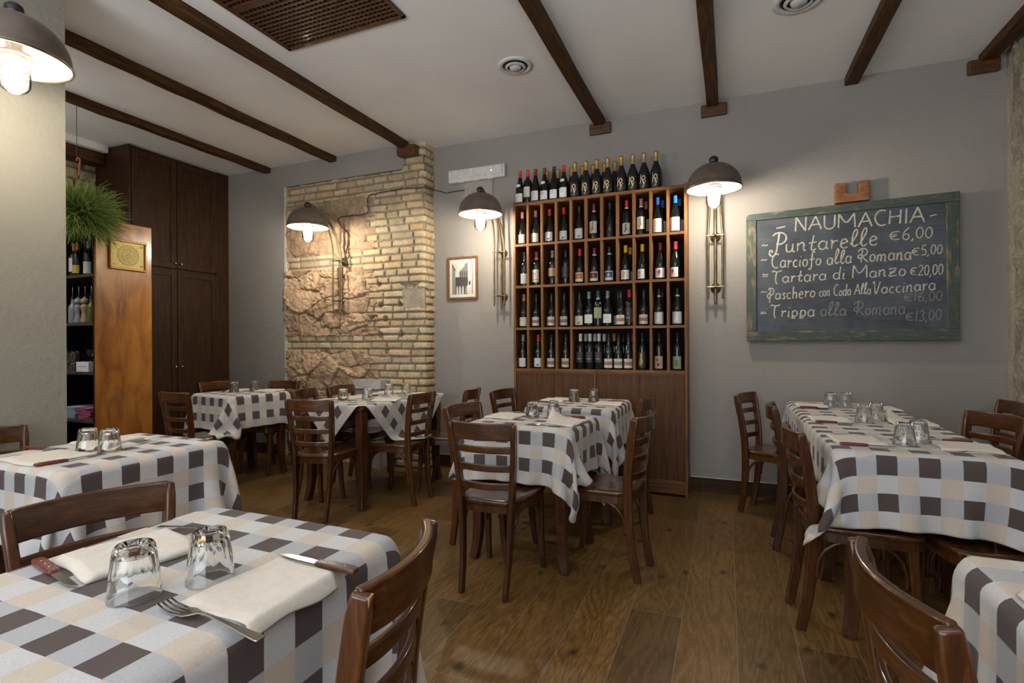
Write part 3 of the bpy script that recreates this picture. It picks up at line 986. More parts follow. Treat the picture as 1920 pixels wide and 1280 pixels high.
CELL = 0.068
def drape(a, b, nx, ny, rot=0.0, shift=(0, 0), margin=0.004, seed=1, steps=110, seats=(), ymax=None):
    """cloth of nx x ny checks let fall over a table top of half size a, b; returns grid of points (z from the floor)"""
    sub = 4
    Lx, Ly = nx * CELL, ny * CELL
    gx = np.linspace(-Lx / 2, Lx / 2, nx * sub + 1)
    gy = np.linspace(-Ly / 2, Ly / 2, ny * sub + 1)
    U, V = np.meshgrid(gx, gy, indexing='ij')
    c, s = math.cos(rot), math.sin(rot)
    X = U * c - V * s + shift[0]
    Y = U * s + V * c + shift[1]
    r = np.random.RandomState(seed)
    cx, cy = np.clip(X, -a, a), np.clip(Y, -b, b)
    dx, dy = X - cx, Y - cy
    d = np.hypot(dx, dy)
    P = np.stack([cx + dx * 0.5, cy + dy * 0.5, -0.86 * d + margin], -1)
    P += (r.rand(*P.shape) - 0.5) * 0.002
    pin = (np.abs(X) < a - 0.012) & (np.abs(Y) < b - 0.012)
    P0 = P.copy()
    P0[..., 2] = margin
    P[pin] = P0[pin]
    h = CELL / sub
    V_ = np.zeros_like(P)
    dt = 1 / 60.0
    def con(A, B, rest, k):
        D = B - A
        L = np.sqrt((D * D).sum(-1, keepdims=True)) + 1e-9
        D *= (0.5 * k * (L - rest) / L)
        A += D
        B -= D
    n, m = P.shape[:2]
    for st in range(steps):
        V_[..., 2] -= 9.8 * dt
        V_ *= 0.955
        Q = P + V_ * dt
        for it in range(9):
            for o in (0, 1):
                e = (n - o) // 2 * 2 + o
                con(Q[o:e:2], Q[o + 1:e + 1:2][:len(Q[o:e:2])] if False else Q[o + 1:e:2], h, 1.0)
                e = (m - o) // 2 * 2 + o
                con(Q[:, o:e:2], Q[:, o + 1:e:2], h, 1.0)
            for o in (0, 1):
                e = (n - o) // 2 * 2 + o
                con(Q[o:e:2, :-1], Q[o + 1:e:2, 1:], h * 1.41421, 0.28)
                con(Q[o:e:2, 1:], Q[o + 1:e:2, :-1], h * 1.41421, 0.28)
            if it % 2 == 0:
                for o in (0, 1, 2, 3):
                    k_ = (n - o - 3 + 3) // 4
                    A = Q[o:n - 2:4]; B = Q[o + 2:n:4]
                    q = min(len(A), len(B)); con(A[:q], B[:q], 2 * h, 0.7)
                    A = Q[:, o:m - 2:4]; B = Q[:, o + 2:m:4]
                    q = min(A.shape[1], B.shape[1]); con(A[:, :q], B[:, :q], 2 * h, 0.7)
            if it % 3 == 1:
                for o in range(8):
                    A = Q[o:n - 4:8]; B = Q[o + 4:n:8]
                    q = min(len(A), len(B)); con(A[:q], B[:q], 4 * h, 0.35)
                    A = Q[:, o:m - 4:8]; B = Q[:, o + 4:m:8]
                    q = min(A.shape[1], B.shape[1]); con(A[:, :q], B[:, :q], 4 * h, 0.35)
            ax, ay = np.abs(Q[..., 0]), np.abs(Q[..., 1])
            pz, px, py = margin - Q[..., 2], a + margin - ax, b + margin - ay
            ins = (pz > 0) & (px > 0) & (py > 0)
            top = ins & (pz <= np.minimum(px, py) + 0.004)
            sx = ins & ~top & (px <= py)
            sy = ins & ~top & (px > py)
            Q[..., 2] = np.where(top, margin, Q[..., 2])
            Q[..., 0] = np.where(sx, np.sign(Q[..., 0]) * (a + margin), Q[..., 0])
            Q[..., 1] = np.where(sy, np.sign(Q[..., 1]) * (b + margin), Q[..., 1])
            for (ox, oy, rz, hw, hd, zt) in seats:
                lx = (Q[..., 0] - ox) * math.cos(rz) + (Q[..., 1] - oy) * math.sin(rz)
                ly = -(Q[..., 0] - ox) * math.sin(rz) + (Q[..., 1] - oy) * math.cos(rz)
                on = (np.abs(lx) < hw) & (np.abs(ly) < hd) & (Q[..., 2] < zt)
                Q[..., 2] = np.where(on, zt, Q[..., 2])
            Q[pin] = P0[pin]
            if ymax is not None: Q[..., 1] = np.minimum(Q[..., 1], ymax)
        V_ = (Q - P) / dt
        tp = (Q[..., 2] < margin + 0.001) & (np.abs(Q[..., 0]) < a) & (np.abs(Q[..., 1]) < b)
        V_[tp, :2] *= 0.2
        P = Q
    P[..., 2] += TZ
    return P, U + Lx / 2, V + Ly / 2


def cloth_object(P, U, V, loc, rz, label):
    n, m = P.shape[:2]
    idx = np.arange(n * m).reshape(n, m)
    q = np.stack([idx[:-1, :-1], idx[1:, :-1], idx[1:, 1:], idx[:-1, 1:]], -1).reshape(-1, 4)
    me = bpy.data.meshes.new('tablecloth')
    me.from_pydata(P.reshape(-1, 3).tolist(), [], q.tolist())
    uvl = me.uv_layers.new(name='UVMap')
    uv = np.stack([U.ravel(), V.ravel()], -1)[q.ravel()]
    uvl.data.foreach_set('uv', uv.astype(np.float32).ravel())
    me.shade_smooth()
    me.materials.append(M['cloth'])
    o = bpy.data.objects.new('tablecloth', me)
    COL.objects.link(o)
    o.location = loc
    o.rotation_euler = (0, 0, rz)
    sb_ = o.modifiers.new('smooth', 'SUBSURF')
    sb_.levels = sb_.render_levels = 1
    md = o.modifiers.new('thickness', 'SOLIDIFY')
    md.thickness = 0.0014
    md.offset = 1.0
    return tag(o, label, 'tablecloth', 'checked tablecloths')


def seats_local(loc, rz, grow=0.012):
    out = []
    c, s = math.cos(-rz), math.sin(-rz)
    for (x, y, cr, lb) in CHAIRS:
        a_ = R(cr)
        sx, sy = x - 0.2 * math.sin(a_), y + 0.2 * math.cos(a_)
        if math.hypot(sx - loc[0], sy - loc[1]) > 1.3: continue
        dx, dy = sx - loc[0], sy - loc[1]
        out.append((dx * c - dy * s, dx * s + dy * c, a_ - rz, 0.195 + grow, 0.21 + grow, 0.470 - TZ))
    return out


TABLES = [  # x, y, half x, half y, rz, checks x, checks y, cloth rot, margin, seed, table label, cloth label
    (-1.045, 0.665, 0.318, 0.392, 0.0, 17, 20, 0, .004, 1, (0.012, -0.018), 'foreground dining table, nearest the camera', 'large checked tablecloth on the foreground table'),
    (-2.508, 1.425, 0.322, 0.340, 0.0, 17, 17, 0, .004, 2, (0.016, -0.034), 'dining table beside the beige plaster wall', 'checked tablecloth on the table beside the beige plaster wall'),
    (-4.195, 3.520, 0.315, 0.305, -9.0, 17, 17, 0, .004, 3, (0, 0), 'dining table in front of the dark wardrobe', 'checked tablecloth with hanging corner on the wardrobe table'),
    (-2.715, 3.600, 0.330, 0.532, -5.0, 17, 17, 45, .004, 4, (0, 0), 'dining table with bare dark corners, in front of the masonry', 'checked tablecloth laid diagonally, hanging in points'),
    (-1.062, 2.893, 0.322, 0.292, -2.0, 17, 17, 0, .004, 5, (0, 0.014), 'front table of the middle pair', 'checked tablecloth with knotted hanging corner, front middle table'),
    (-1.020, 3.785, 0.322, 0.360, 0.0, 17, 17, 0, .004, 6, (0, 0), 'rear table of the middle pair, before the wine shelf', 'checked tablecloth on the table before the wine shelf doors'),
    (0.718, 4.125, 0.310, 0.328, 0.0, 17, 17, 0, .004, 7, (0.064, 0), 'table of the chalkboard row nearest the back wall', 'checked tablecloth nearest the back wall in the chalkboard row'),
    (0.718, 3.465, 0.310, 0.328, 0.0, 17, 17, 0, .0075, 8, (0.06, 0), 'middle table of the chalkboard row', 'checked tablecloth in the middle of the chalkboard row'),
    (0.718, 2.800, 0.310, 0.330, 0.0, 17, 17, 0, .011, 9, (0.064, -0.032), 'table of the chalkboard row nearest the camera', 'checked tablecloth with square front panel, near end of the chalkboard row'),
    (0.775, 1.100, 0.322, 0.322, 0.0, 17, 17, 0, .004, 10, (0, 0), 'corner table cut by the picture edge', 'checked tablecloth on the corner table cut by the picture edge'),
]
for (x, y, a, b, rz, nx, ny, cr, mg, sd, sh, tl, cl) in TABLES:
    z_ = R(rz)
    make_table(a - 0.017, b - 0.017, (x, y, 0), z_, tl)
    if sd in (7, 8, 9):
        yc = 3.4625          # the three tables stand edge to edge: one block for the cloths
        P, U, V = drape(a, 1.0, nx, ny, 0, (sh[0], y - yc + sh[1]), mg, sd, seats=seats_local((x, yc), 0), ymax=4.500 - yc)
        cloth_object(P, U, V, (x, yc, 0), 0, cl)
    else:
        P, U, V = drape(a, b, nx, ny, R(cr), sh, mg, sd, seats=seats_local((x, y), z_))
        cloth_object(P, U, V, (x, y, 0), z_, cl)

# ------------------------------------------------------------------ wall lamps
def sconce(loc, rz, label):
    """wall plane at local y = 0, arm reaches towards -y; z is measured from the floor"""
    t = thing('wall_lamp', label, 'lamp', loc, rz, 'arched brass wall lamps')
    RX, RZ = -0.50, 2.318             # shade axis, rim height
    # three rods
    def rod(x, y0, zb, zt, y1, z1, r_):
        pts = [(x, y0, zb), (x, y0, (zb + zt) / 2), (x, y0, zt)]
        n = 14
        for k in range(1, n + 1):
            a = PI / 2 * k / n
            q = 0.35 + 0.65 * (1 - math.cos(a))
            pts.append((x * (1 - 0.75 * k / n), y0 + (y1 - y0) * (1 - math.cos(a)), zt + (z1 - zt) * math.sin(a)))
        mb = MB().tube(pts, r_, 10, up=(1, 0, 0))
        mb.lathe([(0.001, -0.030), (0.006, -0.022), (0.009, -0.010), (0.005, -0.002), (0.007, 0.004)], 10, (x, y0, zb))
        mb.build('rod', M['brass'], t, smooth=True, angle=50)
    rod(0, -0.062, 1.545, 2.08, RX, 2.535, 0.0125)
    rod(-0.052, -0.105, 1.585, 2.08, -0.415, 2.478, 0.0088)
    rod(0.052, -0.105, 1.585, 2.08, -0.415, 2.478, 0.0088)
    for z in (2.060, 1.652):
        mb = MB().box(-0.066, 0.066, -0.114, -0.096, z - 0.006, z + 0.006)
        mb.box(-0.012, 0.012, -0.114, -0.05, z - 0.006, z + 0.006)
        mb.build('crossbar', M['brass'], t, bevel=0.003)
        MB().lathe([(0.040, 0.0), (0.040, -0.006), (0.030, -0.014), (0.024, -0.024), (0.012, -0.030), (0.011, -0.060)], 24, (0, 0, z), axis='y').build('rosette', M['brass'], t, smooth=True, angle=40)
    # shade
    Rr, hh = 0.186, 0.185
    prof = [(Rr + 0.004, -0.004), (Rr + 0.006, 0.006), (Rr + 0.002, 0.014)]
    for k in range(13):
        a = PI / 2 * k / 12
        prof.append((max(0.02, Rr * math.cos(a)), 0.016 + (hh - 0.016) * math.sin(a)))
    MB().lathe(prof, 40, (0, RX, RZ), cap=False).build('shade', M['shade_out'], t, smooth=True)
    prof = [(Rr + 0.003, -0.0035), (Rr - 0.006, 0.004)]
    for k in range(12):
        a = PI / 2 * k / 12
        prof.append((max(0.02, (Rr - 0.006) * math.cos(a)), 0.010 + (hh - 0.022) * math.sin(a)))
    prof.append((0.001, hh - 0.012))
    MB().lathe(prof, 40, (0, RX, RZ), cap=False).build('shade_lining', M['shade_in'], t, smooth=True)
    MB().lathe([(Rr - 0.004, 0.0), (Rr - 0.001, -0.005), (Rr + 0.0055, -0.005), (Rr + 0.0065, 0.003)], 40, (0, RX, RZ), cap=False).build('shade_rim', M['brass'], t, smooth=True)
    MB().lathe([(0.026, hh - 0.006), (0.030, hh + 0.012), (0.033, hh + 0.022), (0.030, hh + 0.036), (0.018, hh + 0.048), (0.001, hh + 0.051)], 20, (0, RX, RZ)).build('cap', M['cap'], t, smooth=True)
    # lamp holder, bulb and glass jar
    MB().lathe([(0.030, 0.09), (0.030, 0.03), (0.060, 0.022), (0.062, 0.012), (0.050, 0.008), (0.048, -0.004)], 24, (0, RX, RZ)).build('lamp_holder', M['shade_out'], t, smooth=True, angle=40)
    MB().ball((0, RX, RZ - 0.068), 0.033, 0.033, 0.048, 12, 8).build('bulb', M['bulb'], t, smooth=True)
    MB().lathe([(0.012, 0.0), (0.015, -0.024)], 12, (0, RX, RZ)).build('bulb_neck', M['white_pl'], t, smooth=True)
    prof = [(0.052, 0.006), (0.052, -0.095)]
    for k in range(1, 8):
        a = PI / 2 * k / 7
        prof.append((max(0.001, 0.052 * math.cos(a)), -0.095 - 0.045 * math.sin(a)))
    MB().lathe(prof, 28, (0, RX, RZ), cap=False).build('glass_jar', M['jar'], t, smooth=True)
    return t


sconce((-3.655, YL - 0.004, 0), 0, 'arched brass wall lamp mounted on the rough stone and brick masonry')
sconce((-1.948, YB, 0), 0, 'arched brass wall lamp between the framed photograph and the wine shelf')
sconce((-0.085, YB, 0), 0, 'arched brass wall lamp between the wine shelf and the chalkboard')
sconce((XN, 1.200, 0.085), R(90), 'large near wall lamp cut by the picture edge, on the beige wall')

# ------------------------------------------------------------------ wine shelf
SX0, SX1, SF, SBK = -1.748, -0.288, 4.26, YB - 0.004
ws = thing('wine_shelf', 'tall oak wine shelf with square compartments and panelled doors below', 'shelf', (0, 0, 0))
colx = [-1.739, -1.613, -1.483, -1.353, -1.222, -1.093, -0.960, -0.830, -0.697, -0.564, -0.431, -0.297]
rowz = [2.437, 2.075, 1.7085, 1.341, 0.981]       # centres of the horizontal boards
T2_ = 0.0105
MB().box(SX0, SX0 + 0.02, SF, SBK, 0, 2.462).build('side_panel', M['shelf'], ws, bevel=0.002)
MB().box(SX1 - 0.02, SX1, SF, SBK, 0, 2.462).build('side_panel', M['shelf'], ws, bevel=0.002)
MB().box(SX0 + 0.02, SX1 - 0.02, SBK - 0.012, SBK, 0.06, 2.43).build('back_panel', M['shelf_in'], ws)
for i, z in enumerate(rowz):
    h_ = 0.0125 if i in (0, 4) else T2_
    MB().box(SX0 + 0.02, SX1 - 0.02, SF + 0.001, SBK - 0.012, z - h_, z + h_).build('shelf_board', M['shelf_h'], ws, bevel=0.0015)
for r_ in range(4):
    for c in range(1, 11):
        if r_ >= 2 and c in (5, 6, 7): continue
        MB().box(colx[c] - 0.010, colx[c] + 0.010, SF + 0.002, SBK - 0.012, rowz[r_ + 1] + T2_, rowz[r_] - T2_).build('divider', M['shelf'], ws, bevel=0.0015)
MB().box(SX0 + 0.02, SX1 - 0.02, SF + 0.02, SBK - 0.012, 0.02, 0.10).build('plinth', M['shelf_h'], ws)
MB().box(SX0 + 0.02, SX1 - 0.02, SF + 0.004, SF + 0.02, 0.100, 0.128).build('rail', M['shelf_h'], ws, bevel=0.002)
MB().box(-1.032, -1.013, SF + 0.004, SF + 0.03, 0.128, 0.968).build('stile', M['shelf'], ws, bevel=0.002)
for a, b in ((SX0 + 0.022, -1.385), (-1.383, -1.034), (-1.011, -0.655), (-0.653, SX1 - 0.022)):
    MB().box(a, b, SF + 0.010, SF + 0.028, 0.130, 0.955).build('door', M['shelf_door'], ws, bevel=0.002)
mb = MB().box(SX0 + 0.02, SX1 - 0.02, SF + 0.012, SF + 0.03, 0.955, 0.969)
mb.build('door_head', M['shelf_h'], ws)

# ------------------------------------------------------------------ bottles
PROF = {
    'burgundy': [(0.030, 0.0), (0.0385, 0.004), (0.0400, 0.012), (0.0400, 0.125), (0.0375, 0.145), (0.0300, 0.175), (0.0215, 0.205), (0.0160, 0.235), (0.0142, 0.262), (0.0140, 0.285), (0.0155, 0.287), (0.0155, 0.297), (0.001, 0.298)],
    'bordeaux': [(0.030, 0.0), (0.0365, 0.004), (0.0375, 0.012), (0.0375, 0.180), (0.0350, 0.198), (0.0240, 0.215), (0.0160, 0.226), (0.0142, 0.240), (0.0140, 0.288), (0.0155, 0.290), (0.0155, 0.300), (0.001, 0.301)],
    'prosecco': [(0.034, 0.0), (0.0440, 0.004), (0.0465, 0.014), (0.0465, 0.105), (0.0455, 0.130), (0.0395, 0.160), (0.0290, 0.190), (0.0200, 0.215), (0.0165, 0.240), (0.0160, 0.285), (0.0175, 0.290), (0.0160, 0.305), (0.001, 0.307)],
}
_mesh_cache = {}
def child(name, key, make, m, parent):
    k = (key, m.name)
    if k not in _mesh_cache:
        me = make().mesh(name, True)
        me.materials.append(m)
        _mesh_cache[k] = me
    o = bpy.data.objects.new(name, _mesh_cache[k])
    COL.objects.link(o)
    o.parent = parent
    return o


def patch(r_, a0, a1, z0, z1, n=12, zc=None):
    """curved patch on a cylinder facing -y; a in degrees, 0 = straight ahead"""
    mb = MB()
    vs_, fs = [], []
    for k in range(n + 1):
        a = R(a0 + (a1 - a0) * k / n) - PI / 2
        for z in (z0, z1):
            vs_.append((r_ * math.cos(a), r_ * math.sin(a), z))
    for k in range(n):
        fs.append((2 * k, 2 * k + 2, 2 * k + 3, 2 * k + 1))
    return mb.add(vs_, fs)


def blob(r_, a, z, wa, hz, seed=0, n=18, jag=0.25):
    rr = np.random.RandomState(seed)
    ph = rr.rand(3) * 6.28
    vs_, fs = [], []
    def pt(aa, zz):
        b = R(aa) - PI / 2
        return (r_ * math.cos(b), r_ * math.sin(b), zz)
    vs_.append(pt(a, z))
    for k in range(n):
        q = 2 * PI * k / n
        f_ = 1 + jag * (math.sin(2 * q + ph[0]) * 0.5 + math.sin(3 * q + ph[1]) * 0.5 + 0.5 * math.sin(5 * q + ph[2]))
        vs_.append(pt(a + wa * math.cos(q) * f_, z + hz * math.sin(q) * f_))
    for k in range(n):
        fs.append((0, 1 + k, 1 + (k + 1) % n))
    return MB().add(vs_, fs)


RIB_N = [0]
def ribbon(mb, pts, width, fn):
    """flat stroke: pts are 2-D, fn maps (u, v) to 3-D; chisel-ended, slightly uneven width"""
    P = np.array(pts, float)
    if len(P) < 2: return
    T = np.gradient(P, axis=0)
    L = np.hypot(T[:, 0], T[:, 1])[:, None] + 1e-9
    N = np.stack([-T[:, 1], T[:, 0]], -1) / L
    vs_, fs = [], []
    for i in range(len(P)):
        RIB_N[0] += 1
        wd = width * (0.85 + 0.3 * abs(math.sin(RIB_N[0] * 0.37))) * 0.5
        for s_ in (-1, 1):
            vs_.append(fn(*(P[i] + N[i] * wd * s_)))
    for i in range(len(P) - 1):
        fs.append((2 * i, 2 * i + 1, 2 * i + 3, 2 * i + 2))
    mb.add(vs_, fs)


def joy_text():
    mb = MB()
    r_ = 0.0471
    def fn(u, v):
        u, v = u * 1.3, 0.078 + (v - 0.086) * 1.3
        a = u / r_ - PI / 2
        return (r_ * math.cos(a), r_ * math.sin(a), v)
    def circ(cx, cy, rx, ry, n=20):
        return [(cx + rx * math.cos(2 * PI * k / n), cy + ry * math.sin(2 * PI * k / n)) for k in range(n + 1)]
    ribbon(mb, [(-0.012, 0.112), (-0.012, 0.086), (-0.0125, 0.074), (-0.017, 0.068), (-0.021, 0.069)], 0.0042, fn)
    ribbon(mb, [(-0.016, 0.112), (-0.010, 0.112)], 0.0022, fn)
    ribbon(mb, circ(-0.012, 0.1195, 0.0014, 0.0014, 8), 0.0026, fn)
    ribbon(mb, circ(0.006, 0.0985, 0.0098, 0.0125), 0.0046, fn)
    ribbon(mb, [(0.002, 0.0815), (0.0095, 0.058)], 0.0052, fn)
    ribbon(mb, [(0.0185, 0.0815), (0.010, 0.060), (0.004, 0.046), (-0.002, 0.047)], 0.0024, fn)
    ribbon(mb, [(-0.002, 0.0815), (0.006, 0.0815)], 0.0020, fn)
    ribbon(mb, [(0.0145, 0.0815), (0.022, 0.0815)], 0.0020, fn)
    return mb


def bottle(x, y, z, shape, foil, label, art, lb, grp, rz=0.0, foil0=None, neck_ring=None, crest=False, artcol=None, cat='bottle', full=True):
    t = thing('wine_bottle', lb, cat, (x, y, z), rz, grp)
    pf = PROF[shape]
    child('body', shape, lambda: MB().lathe(pf, 22), M['bottle_satin'] if shape == 'prosecco' else M['bottle'], t)
    if foil:
        f0 = foil0 if foil0 else (0.238 if shape != 'prosecco' else 0.222)
        fp = [(float(np.interp(f0, [p[1] for p in pf], [p[0] for p in pf])) + 0.0008, f0)] + [(p[0] + 0.0009, p[1] + 0.0004) for p in pf if p[1] > f0 + 0.004]
        child('capsule', (shape, f0), lambda: MB().lathe(fp, 18, cap=False), M[foil], t)
    if neck_ring:
        rr = float(np.interp(0.236, [p[1] for p in pf], [p[0] for p in pf])) + 0.0016
        child('neck_band', (shape, 'ring'), lambda: MB().lathe([(rr, 0.231), (rr, 0.241)], 18, cap=False), M[neck_ring], t)
    rb = pf[3][0] + 0.0006
    l_ = None
    if label:
        col, z0, z1, aw = label
        l_ = child('label', (shape, z0, z1, aw), lambda: patch(rb, -aw, aw, z0, z1), M[col], t)
    if crest:
        rc = float(np.interp(0.165, [p[1] for p in pf], [p[0] for p in pf])) + 0.004
        child('neck_label', (shape, 'crest'), lambda: blob(rc, 0, 0.163, 38, 0.013, 3, 16, 0.05), M['label_white'], t)
    if l_ is not None and full:
        rp = rb + 0.0005
        if art == 'text':
            def mk():
                mb = MB()
                for k, (aa, ab, zf) in enumerate(((-30, 20, 0.80), (-36, 30, 0.62), (-30, 10, 0.46), (-36, 34, 0.22))):
                    zz = z0 + (z1 - z0) * zf
                    q = patch(rp, aa, ab, zz - 0.0010, zz + 0.0012, 6)
                    mb.add(q.v, q.f)
                return mb
            child('print', (shape, 'text', z0, z1), mk, M['ink_grey'], l_)
        elif art == 'band':
            child('print', (shape, 'band', z0, z1), lambda: patch(rp, -aw, aw, z0 + 0.30 * (z1 - z0), z0 + 0.68 * (z1 - z0)), M['ink_grey'], l_)
            child('print', (shape, 'bandblob', z0, z1), lambda: blob(rp + 0.0004, 12, z0 + 0.48 * (z1 - z0), 26, 0.012, 5), M[artcol or 'ink_red'], l_)
            child('print', (shape, 'crestdot', z0, z1), lambda: blob(rp, 8, z0 + 0.87 * (z1 - z0), 5, 0.004, 2), M['ink_black'], l_)
        elif art == 'figure':
            child('print', (shape, 'fig', z0, z1), lambda: blob(rp, 2, (z0 + z1) / 2, 16, (z1 - z0) * 0.40, 9, 22, 0.45), M[artcol or 'ink_red'], l_)
        elif art == 'emblem':
            child('print', (shape, 'emb', z0, z1, artcol), lambda: blob(rp, -4, z0 + 0.60 * (z1 - z0), 20, (z1 - z0) * 0.22, 12, 20, 0.3), M[artcol], l_)
            child('print', (shape, 'hill', z0, z1), lambda: blob(rp, -4, z0 + 0.28 * (z1 - z0), 42, 0.0042, 21, 20, 0.2), M['ink_black'], l_)
        elif art == 'panel':
            child('print', (shape, 'pan', z0, z1, artcol), lambda: patch(rp, -aw + 8, aw - 8, z0 + 0.30 * (z1 - z0), z0 + 0.90 * (z1 - z0)), M[artcol], l_)
            child('print', (shape, 'pan2', z0, z1), lambda: blob(rp + 0.0004, 8, z0 + 0.58 * (z1 - z0), 12, 0.016, 17, 18, 0.5), M['ink_orange' if artcol == 'ink_maroon' else 'ink_gold' if artcol == 'ink_orange' else 'label_silver'], l_)
        elif art == 'ring':
            def mk():
                mb = MB()
                def fn(u, v):
                    a = u / rp - PI / 2
                    return (rp * math.cos(a), rp * math.sin(a), v)
                ribbon(mb, [(0.008 * math.cos(2 * PI * k / 20), z0 + 0.66 * (z1 - z0) + 0.008 * math.sin(2 * PI * k / 20)) for k in range(21)], 0.0018, fn)
                q = patch(rp, -aw, aw, z0 + 0.18 * (z1 - z0), z0 + 0.22 * (z1 - z0)); mb.add(q.v, q.f)
                return mb
            child('print', (shape, 'ringart', z0, z1), mk, M['ink_black'], l_)
        elif art == 'dot':
            child('print', (shape, 'dot', z0, z1, artcol), lambda: blob(rp, 0, z0 + 0.62 * (z1 - z0), 12, 0.008, 33, 18, 0.3), M[artcol], l_)
            child('print', (shape, 'dot2', z0, z1), lambda: patch(rp, -26, 26, z0 + 0.30 * (z1 - z0), z0 + 0.36 * (z1 - z0)), M['label_silver'], l_)
        elif art == 'animal':
            child('print', (shape, 'ani', z0, z1), lambda: blob(rp, 14, z0 + 0.22 * (z1 - z0), 16, 0.009, 33, 18, 0.5), M['ink_black'], l_)
            child('print', (shape, 'ani2', z0, z1), lambda: patch(rp, -20, 20, z0 + 0.78 * (z1 - z0), z0 + 0.81 * (z1 - z0)), M['ink_grey'], l_)
        elif art == 'face':
            child('print', (shape, 'face1', z0, z1), lambda: blob(rp, -8, z0 + 0.72 * (z1 - z0), 26, 0.012, 40, 18, 0.4), M['ink_black'], l_)
            child('print', (shape, 'face2', z0, z1), lambda: blob(rp, 6, z0 + 0.34 * (z1 - z0), 24, 0.010, 44, 18, 0.5), M['ink_black'], l_)
        elif art == 'leafy':
            child('print', (shape, 'lf1', z0, z1), lambda: blob(rp, 0, z0 + 0.48 * (z1 - z0), 24, 0.022, 51, 20, 0.5), M['ink_green'], l_)
    return t


ORD = ['first', 'second', 'third', 'fourth', 'fifth', 'sixth', 'seventh', 'eighth', 'ninth', 'tenth', 'eleventh']
LW = ('label_white', 0.016, 0.092, 62)
LC = ('label_cream', 0.016, 0.092, 62)
# top board: six red wines then the black and gold sparkling bottles, others behind them
ztop = rowz[0] + 0.0125
TOPW = [(-1.705, 'foil_red', LW, 'text', True, 'with red capsule and white crest, first by the lamp'),
        (-1.632, 'foil_red', ('label_cream', 0.055, 0.145, 60), 'text', False, 'with red capsule and tall cream label'),
        (-1.558, 'foil_darkred', ('label_white', 0.016, 0.100, 62), 'text', False, 'with dark red capsule and plain white label, third along'),
        (-1.474, 'foil_darkred', LW, 'text', True, 'with dark red capsule and white crest, fourth along'),
        (-1.387, 'foil_black', LW, 'text', False, 'with black capsule and wide white label'),
        (-1.299, 'foil_red', ('label_white', 0.016, 0.100, 62), 'text', True, 'with red capsule and green-printed label, beside the sparkling bottles')]
for x, fo, la, ar, cr, d in TOPW:
    bottle(x, 4.325, ztop, 'bordeaux' if la[1] > 0.05 else 'burgundy', fo, la, ar, 'wine bottle ' + d + ', on the shelf top', 'red wine bottles on top of the shelf', R(-12), crest=cr)
JOY = [-1.199, -1.103, -1.010, -0.917, -0.804, -0.710, -0.620, -0.525]
for i, x in enumerate(JOY):
    t = thing('sparkling_wine_bottle', 'black bottle with gold neck and gold lettering, %s from the red wines, shelf top front' % ORD[i], 'bottle', (x, 4.325, ztop), R(-8), 'black and gold bottles on top of the shelf')
    child('body', 'prosecco', lambda: MB().lathe(PROF['prosecco'], 24), M['bottle_satin'], t)
    pf = PROF['prosecco']
    fp = [(0.0187, 0.222), (0.0172, 0.245), (0.0172, 0.284), (0.0186, 0.291), (0.0190, 0.300), (0.0150, 0.310), (0.001, 0.313)]
    child('foil', 'pfoil', lambda: MB().lathe(fp, 20, cap=False), M['gold'], t)
    child('lettering', 'joy', joy_text, M['goldink'], t)
for i, (x, d) in enumerate(((-1.490, 'behind the fourth red wine'), (-1.385, 'behind the black-capsule red wine'), (-1.262, 'behind the last red wine'), (-1.165, 'just behind the first lettered bottle'),
                            (-1.068, 'just behind the second lettered bottle'), (-0.972, 'just behind the third lettered bottle'), (-0.880, 'just behind the fourth lettered bottle'))):
    t = thing('sparkling_wine_bottle', 'gold-necked dark bottle ' + d + ', on top of the wine shelf', 'bottle', (x, 4.437, ztop), 0, 'black and gold bottles on top of the shelf')
    child('body', 'prosecco', lambda: MB().lathe(PROF['prosecco'], 24), M['bottle_satin'], t)
    child('foil', 'pfoil', lambda: MB().lathe(fp, 20, cap=False), M['gold'], t)

def cellbottle(row, x, y, where, *a, **k):
    shape, foil, label, art, desc = a
    rn = ('top', 'second', 'third', 'bottom')[row]
    bottle(x, y, rowz[row + 1] + T2_, shape, foil, label, art, '%s, %s, %s shelf row' % (desc, where, rn), 'wine bottles in the shelf compartments', R(k.pop('rz', -10)), **k)

BU, BO = 'burgundy', 'bordeaux'
TALL = ('label_cream', 0.050, 0.150, 58)
R1 = [(-1.689, BU, 'foil_pink', LC, 'text', 'pink-capsule wine bottle'), (-1.560, BU, 'foil_pink', LC, 'text', 'pink-capsule wine bottle'),
      (-1.432, BU, 'foil_red', LW, 'animal', 'red-capsule wine bottle'), (-1.303, BU, 'foil_red', LW, 'animal', 'red-capsule wine bottle'),
      (-1.163, BU, 'foil_black', ('label_white', 0.016, 0.100, 62), 'animal', 'black-capsule wine bottle with white label'), (-1.036, BO, 'foil_darkred', TALL, 'figure', 'wine bottle with tall pictorial label'),
      (-0.900, BU, 'foil_black', None, None, 'unlabelled dark wine bottle'), (-0.761, BO, 'foil_red', ('label_cream', 0.020, 0.110, 58), 'figure', 'wine bottle with green emblem label'),
      (-0.654, BO, 'foil_pink', TALL, 'figure', 'wine bottle with tall cream label'), (-0.518, BU, 'foil_blue', ('label_white', 0.014, 0.122, 66), 'text', 'blue-capsule white-label wine bottle'),
      (-0.384, BU, 'foil_blue', ('label_white', 0.014, 0.122, 66), 'text', 'blue-capsule white-label wine bottle')]
for i, (x, sh, fo, la, ar, d) in enumerate(R1):
    x = min(max(x, colx[i] + 0.053), colx[i + 1] - 0.053)
    cellbottle(0, x, 4.325, ORD[i] + ' cell from the photograph', sh, fo, la, ar, d, neck_ring='label_white' if i in (5, 7, 8) else None, artcol={5: 'ink_grey', 7: 'ink_green', 8: 'ink_grey'}.get(i))
